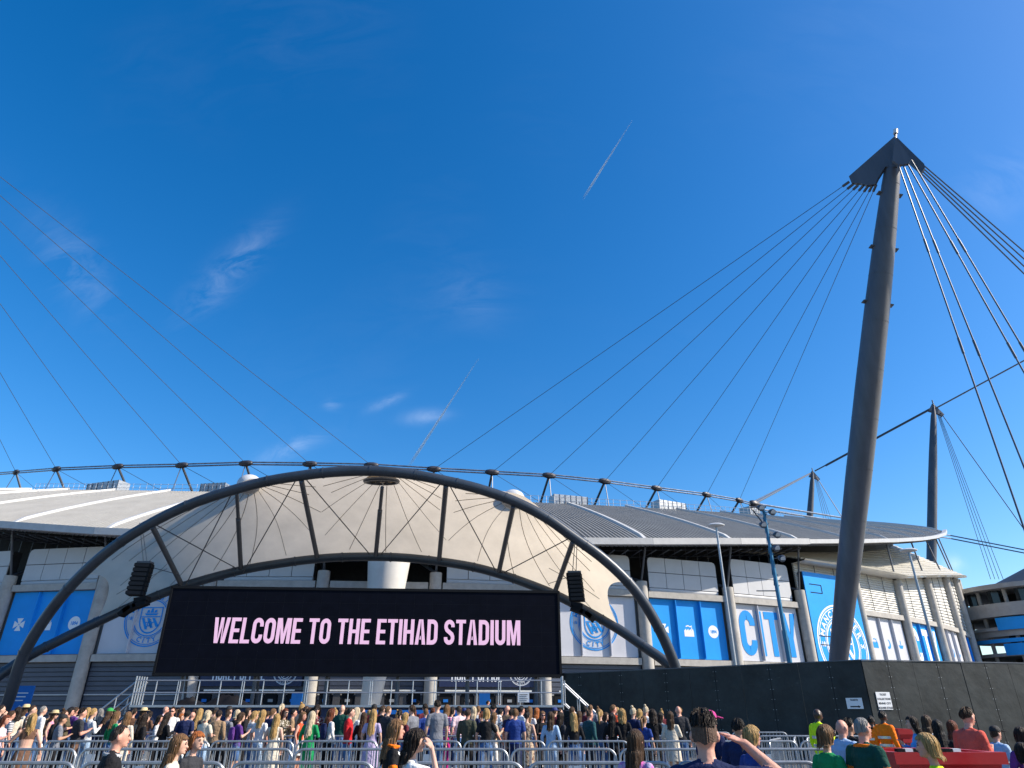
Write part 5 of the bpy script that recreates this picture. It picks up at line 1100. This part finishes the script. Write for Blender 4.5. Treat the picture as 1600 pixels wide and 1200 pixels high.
# --- the queue: x, head top, nominal depth, sex, hair, hair colour, top, sleeve, bottom kind, bottom colour, heading, pose
Q = [
(3,1100,16,'m','short','dark','black','l','t','black',60,'down'),(10,1116,12.2,'f','long','auburn','pale_pink','s','t','denim',80,'one'),(19,1109,14.2,'m','short','brown','white','s','t','navy',20,'down'),
(29,1106,18,'f','long','dark','black','l','t','black',30,'phone'),(41,1101,20.5,'f','hat','straw','cream','s','t','denim',40,'down'),(52,1101,17,'m','short','brown','brown','l','t','charcoal',45,'one'),(68,1103,15.3,'m','crop','grey','white','l','t','denim',20,'down'),
(86,1110,17.5,'f','hat','straw','pink','n','t','denim',60,'down'),(101,1108,14.6,'f','bun','brown','charcoal','l','t','black',50,'down'),(99,1116,13,'m','cap','blackcap','grey','s','t','black',55,'phone'),(112,1104,20.5,'m','crop','dark','grey','s','t','denim',30,'down'),(119,1104,18.5,'m','short','brown','purple','s','t','denim',10,'down'),
(130,1105,13.4,'m','top','dark','charcoal','s','t','brown',40,'phone'),(138,1104,17.4,'f','pony','blonde','pale_blue','l','t','denim',50,'down'),(147,1105,14.8,'f','pony','blonde','white','l','t','pale_denim',20,'one'),(172,1106,17.6,'f','cap','green','charcoal','l','t','black',30,'down'),(183,1110,14.4,'f','long','light','green','l','t','denim',50,'down'),(201,1111,13.2,'f','xlong','light','cream','l','c','cream',15,'down'),
(225,1106,18.4,'f','hat','straw','beige','s','t','denim',20,'down'),(228,1114,13.5,'f','xlong','dark','black','l','t','black',25,'down'),(250,1116,17,'f','long','dark','pale_grey','l','t','black',80,'one'),(262,1112,14.6,'f','xlong','dark','black','l','t','black',40,'phone'),(271,1104,17.3,'m','top','brown','white','s','t','tan',165,'one'),(283,1114,18.2,'f','long','ginger','black','l','t','black',75,'down'),
(294,1108,14.8,'m','short','black','navy','s','t','black',10,'down'),(301,1112,18.6,'m','bald','dark','grey','s','t','denim',40,'down'),(313,1106,17,'f','xlong','blonde','charcoal','l','t','black',20,'down'),(325,1109,13.1,'f','bob','platinum','cream','s','s','pale_denim',20,'cross'),(337,1105,19.5,'m','cap','blackcap','tan','l','t','black',30,'down'),(343,1108,14.5,'m','short','dark','tan','l','t','black',15,'down'),
(357,1111,15,'m','crop','brown','grey','l','t','charcoal',40,'cross'),(371,1108,18,'f','bob','platinum','black','l','t','black',30,'down'),(377,1112,13.5,'f','bob','brown','purple','s','s','denim',60,'one'),(387,1105,17,'f','long','dark','black','l','t','black',75,'phone'),(398,1110,15.2,'f','bob','blonde','pale_grey','s','t','denim',30,'down'),
(404,1110,17.7,'f','long','blonde','pink','s','t','denim',20,'down'),(411,1108,14.4,'f','long','blonde','white','s','t','pale_denim',30,'down'),(427,1106,15.4,'m','short','light','navy','s','t','navy',50,'down'),(433,1114,13,'f','xlong','blonde','cream','n','d','cream',12,'down'),(441,1098,19.5,'f','pony','platinum','charcoal','l','t','black',20,'down'),(446,1106,17.3,'f','long','auburn','khaki','l','t','black',110,'phone'),
(472,1098,20.4,'f','bun','blonde','beige','l','t','denim',20,'down'),(478,1102,18,'f','pony','brown','white','l','t','denim',60,'down'),(473,1111,14.9,'f','long','light','orange_red','n','k','white',105,'down'),(488,1110,13.2,'f','xlong','platinum','green','l','t','green',28,'one'),(496,1101,17.8,'f','curly','dark','maroon','l','t','black',150,'down'),(518,1106,14.3,'f','long','auburn','white','l','t','black',30,'hip'),(524,1107,18.2,'f','bun','blonde','charcoal','s','t','denim',30,'down'),
(535,1101,17.2,'m','bald','dark','dark_green','s','t','denim',30,'down'),(548,1104,13.6,'m','short','dark','red','l','t','denim',62,'down'),(557,1104,15.3,'f','long','platinum','white','s','t','denim',60,'one'),(565,1104,18.4,'m','short','brown','pale_pink','s','t','denim',40,'down'),(569,1112,14.1,'f','xlong','brown','black','l','t','black',0,'down'),(585,1100,18.6,'m','cap','blackcap','maroon','s','t','black',20,'down'),(584,1107,13.3,'f','xlong','blonde','lilac','s','d','lilac',0,'down'),(598,1101,17.1,'m','short','brown','black','l','t','black',40,'down'),
(606,1103,15,'m','crop','light','charcoal','l','t','black',30,'down'),(622,1110,18.1,'f','bun','blonde','black','l','t','black',50,'down'),(633,1112,14.4,'f','long','blonde','maroon','l','t','denim',70,'down'),(645,1100,14.8,'m','short','brown','grey','l','t','denim',-45,'phone'),(665,1098,18.7,'m','short','dark','maroon','s','t','denim',-30,'down'),(666,1107,17.2,'m','crop','light','royal_blue','s','t','black',-20,'one'),(684,1093,13.6,'m','top','dark','grey','s','t','denim',-10,'down'),(698,1100,17.4,'f','long','light','magenta','l','t','magenta',15,'down'),
(718,1102,17,'m','short','brown','pale_pink','s','t','denim',-25,'down'),(731,1106,13.8,'m','short','brown','olive','l','t','black',5,'down'),(740,1103,18,'f','long','platinum','navy','l','t','black',15,'down'),(747,1102,20.3,'m','short','light','white','l','t','denim',10,'down'),(760,1106,13.3,'f','bob','blonde','black','s','t','denim',22,'reach'),(771,1099,17.6,'m','top','black','white','l','t','black',-15,'down'),(771,1112,14.9,'f','long','light','beige','l','t','white',35,'one'),(792,1102,17.8,'m','bald','dark','tan','s','t','denim',40,'down'),(799,1106,15.1,'m','short','dark','navy','s','t','black',10,'down'),
(805,1106,13.7,'m','short','light','royal_blue','s','t','navy',0,'down'),(814,1102,17.4,'m','short','black','white','s','t','denim',50,'down'),(823,1110,14.3,'f','bun','black','beige','n','d','beige',20,'down'),(827,1103,18.3,'f','long','light','white','s','t','denim',30,'down'),(838,1105,20.4,'f','long','ginger','charcoal','l','t','black',40,'down'),(847,1110,15.2,'f','long','light','black','l','t','black',165,'cross'),(860,1111,13.2,'f','long','brown','pale_blue','l','t','pale_denim',35,'down'),(866,1105,18.2,'m','cap','navy','maroon','s','t','black',20,'down'),(875,1112,14.6,'f','xlong','dark','charcoal','l','t','black',50,'down'),
(893,1103,17.5,'m','short','brown','black','s','t','denim',40,'down'),(896,1112,13.2,'f','long','blonde','black','l','t','denim',10,'down'),(904,1110,17.1,'f','long','brown','grey','s','t','denim',30,'down'),(914,1102,18.6,'m','short','black','maroon','l','t','black',60,'down'),(920,1109,13.6,'m','crop','brown','teal','l','t','charcoal',55,'down'),(922,1101,20.4,'m','crop','light','grey','s','t','denim',40,'down'),(937,1107,15,'f','pony','blonde','charcoal','l','t','denim',20,'down'),(945,1112,17.6,'f','long','brown','pale_pink','l','t','black',100,'down'),
(955,1113,13.9,'f','xlong','black','black','l','t','black',20,'down'),(957,1100,17.9,'m','short','light','orange_red','s','t','denim',70,'phone'),(971,1107,14.8,'f','curly','blonde','black','l','t','black',20,'down'),(988,1104,15.3,'f','bun','platinum','navy','l','t','denim',20,'down'),(998,1107,17.2,'f','bob','blonde','teal','s','t','denim',50,'down'),(1008,1102,18.5,'f','bun','platinum','white','s','t','denim',30,'down'),(1005,1117,13,'f','pony','light','royal_blue','s','t','black',40,'down'),(1019,1108,14.4,'f','curly','dark','black','l','t','black',30,'phone'),(1031,1112,17.3,'f','long','dark','white','l','t','denim',60,'down'),
(1046,1110,13.6,'f','long','brown','cream','l','c','cream',25,'one'),(1059,1103,15.1,'m','bald','dark','charcoal','l','t','denim',30,'down'),
]
PACK = {377: 'purple', 101: 'black', 147: 'navy', 518: 'navy', 740: 'navy', 130: None}
for q in Q:
    x, yt, Yn, sex, hs_, hc_, top, sl_, bt, bc, hd, ps = q
    Yq = 19.3 + (Yn - 13) * 1.02
    if abs(Yq - 22.4) < .45: Yq = 22.9 if Yq > 22.4 else 21.9
    if abs(Yq - 26.6) < .4: Yq = 26.1
    jit = random.Random(x).uniform(-22, 22)
    person(x, yt, Yq, sex, hs_, hc_, top, sl_, bt, bc, hd + jit, ps, glasses=(x in (271, 496, 847, 446, 86)), pack=PACK.get(x))
fr_rng = random.Random(21); xq = 8
while xq < 1062:                       # the farther part of the queue, mostly heads and shoulders
    sx_ = fr_rng.choice('mff'); st_h = fr_rng.choice(['short', 'crop', 'top', 'short', 'bald', 'cap'] if sx_ == 'm' else ['long', 'bob', 'pony', 'xlong', 'curly', 'half', 'bun'])
    person(xq, fr_rng.uniform(1103, 1111), fr_rng.choice([24.2, 25.2, 27.6, 28.6, 29.8]), sx_, st_h, fr_rng.choice(['blackcap', 'navy']) if st_h == 'cap' else fr_rng.choice(['dark', 'brown', 'light', 'black', 'blonde', 'auburn', 'grey']), fr_rng.choice(['black', 'charcoal', 'grey', 'white', 'navy', 'cream', 'denim', 'pale_blue', 'olive', 'maroon', 'beige', 'pale_pink', 'tan', 'khaki', 'brown']), fr_rng.choice('sls'), 't', fr_rng.choice(['black', 'denim', 'charcoal', 'navy']), fr_rng.uniform(-60, 95), fr_rng.choice(['down', 'phone', 'one', 'cross', 'hip']))
    xq += fr_rng.randint(17, 32)
for x, top in ((727, 'pale_pink'), (762, 'orange_hi_vis'), (780, 'orange_hi_vis'), (653, 'white')):
    person(x, 1094, 46.0, 'm', 'short', 'dark', top, 's', 't', 'black', {727: 150, 762: 60, 780: -40, 653: 20}[x], 'down', z0=.5, label={727: 'distant person in pale pink behind the platform railing', 762: 'distant worker in orange vest behind the platform, beside the blue panel', 780: 'distant worker in orange vest behind the platform, farther from the blue panel', 653: 'distant person in white behind the platform railing'}[x])
tag(MB().box((-22, 44.6, 0), (8, 48, .5)).build('raised_step', M['conc_d']), kind='structure')
# labels that single each one out
GW = {'s': 'T-shirt', 'l': 'long-sleeved top', 'n': 'sleeveless top', 'crop': 'crop top'}
BW = {'t': 'trousers', 's': 'shorts', 'k': 'skirt'}
ppl = [p for p in PEOPLE if not p['label']]
def base(p, lvl):
    g_ = {'d': 'dress', 'c': 'long coat'}.get(p['bt'], GW[p['sl']])
    s_ = f"queueing person with {p['hw']} in {p['top']} {g_}"
    if lvl >= 1 and p['bot']: s_ += f" and {p['bot'].replace('_', ' ')} {BW[p['bt']]}"
    return s_
cur = {id(p): base(p, 0) for p in ppl}
def dups():
    d = {}
    for p in ppl: d.setdefault(cur[id(p)], []).append(p)
    return [v for v in d.values() if len(v) > 1]
for v in dups():
    for p in v: cur[id(p)] = base(p, 1)
srt = sorted(ppl, key=lambda p: p['x'])
for v in dups():
    for p in v:
        i = srt.index(p); nb = min((q for q in srt if q is not p and q['top'] != p['top']), key=lambda q: abs(q['x'] - p['x']))
        cur[id(p)] = base(p, 0) + f", beside one in {nb['top']} with {nb['hw']}"
for v in dups():
    for i, p in enumerate(sorted(v, key=lambda q: q['x'])): cur[id(p)] += f", {ORD[i]} from left"
for p in PEOPLE:
    lb = p['label'] or cur[id(p)]
    tag(p['o'], ' '.join(lb.split()[:16]), 'person', None if p['label'] else 'people queueing between the barriers')
# drinks in hands
def cup(o_, label):
    k = o_.scale[0]; c = o_.matrix_world @ Vector((.185, .345, 1.07)) if False else (Matrix.Translation(o_.location) @ Matrix.Rotation(o_.rotation_euler.z, 4, 'Z') @ Matrix.Scale(k, 4)) @ Vector((.165, .335, 1.06))
    T = thing('beer_cup', c, label, 'cup'); MB().loft([((c.x, c.y, c.z), .032, .032), ((c.x, c.y, c.z + .12), .041, .041)], 18).build('beer', M['beer'], T, True)
    MB().loft([((c.x, c.y, c.z + .1201), .041, .041), ((c.x, c.y, c.z + .145), .044, .044)], 18).build('foam', M['foam'], T, True)
by = {p['label']: p['o'] for p in PEOPLE if p['label']}
for lb, o_ in by.items():
    if 'holding a beer' in lb: cup(o_, 'plastic cup of amber beer held by the grey-haired person')
    if 'holding a drink' in lb: cup(o_, 'plastic cup of amber drink held by the person in green shirt')

# ------------------------------------------------------------------ contrails high above
cm = bpy.data.materials.new('contrail'); cm.use_nodes = True; t_ = cm.node_tree; N = t_.nodes; N.clear()
oo = N.new('ShaderNodeOutputMaterial'); tr_ = N.new('ShaderNodeBsdfTransparent'); em = N.new('ShaderNodeBsdfTranslucent'); em.inputs[0].default_value = (.9, .9, .9, 1); ms = N.new('ShaderNodeMixShader')
tcn = N.new('ShaderNodeTexCoord'); sp = N.new('ShaderNodeSeparateXYZ'); nzc = N.new('ShaderNodeTexNoise'); nzc.inputs['Scale'].default_value = .0015; nzc.inputs['Detail'].default_value = 2
mm2 = N.new('ShaderNodeMath'); mm2.operation = 'MULTIPLY'; cr = N.new('ShaderNodeMapRange'); cr.inputs['From Min'].default_value = .0; cr.inputs['From Max'].default_value = 1; cr.inputs['To Min'].default_value = 1.0; cr.inputs['To Max'].default_value = .35
t_.links.new(tcn.outputs['Generated'], sp.inputs[0]); fd = N.new('ShaderNodeMapRange'); fd.inputs['From Max'].default_value = .15; fm = N.new('ShaderNodeMath'); fm.operation = 'MULTIPLY'; t_.links.new(sp.outputs['Z'], fd.inputs[0]); t_.links.new(sp.outputs['Z'], cr.inputs[0]); t_.links.new(tcn.outputs['Object'], nzc.inputs[0]); t_.links.new(cr.outputs[0], mm2.inputs[0]); t_.links.new(nzc.outputs[0], mm2.inputs[1])
t_.links.new(mm2.outputs[0], fm.inputs[0]); t_.links.new(fd.outputs[0], fm.inputs[1]); t_.links.new(fm.outputs[0], ms.inputs[0]); t_.links.new(tr_.outputs[0], ms.inputs[1]); t_.links.new(em.outputs[0], ms.inputs[2]); t_.links.new(ms.outputs[0], oo.inputs[0])
for (a_, b_, lb) in (((636, 733), (748, 560), 'white contrail rising out of the top of the canopy'), ((910, 312), (988, 188), 'short faint contrail high in the open sky')):
    p0, p1 = at(*a_, 3000), at(*b_, 3600); tag(MB().tube([p0.lerp(p1, k / 12) for k in range(13)], [7.5 - 5 * (k / 12) for k in range(13)], 10, cap=False).build('contrail', cm, None, True), lb, 'contrail', 'aircraft contrails')
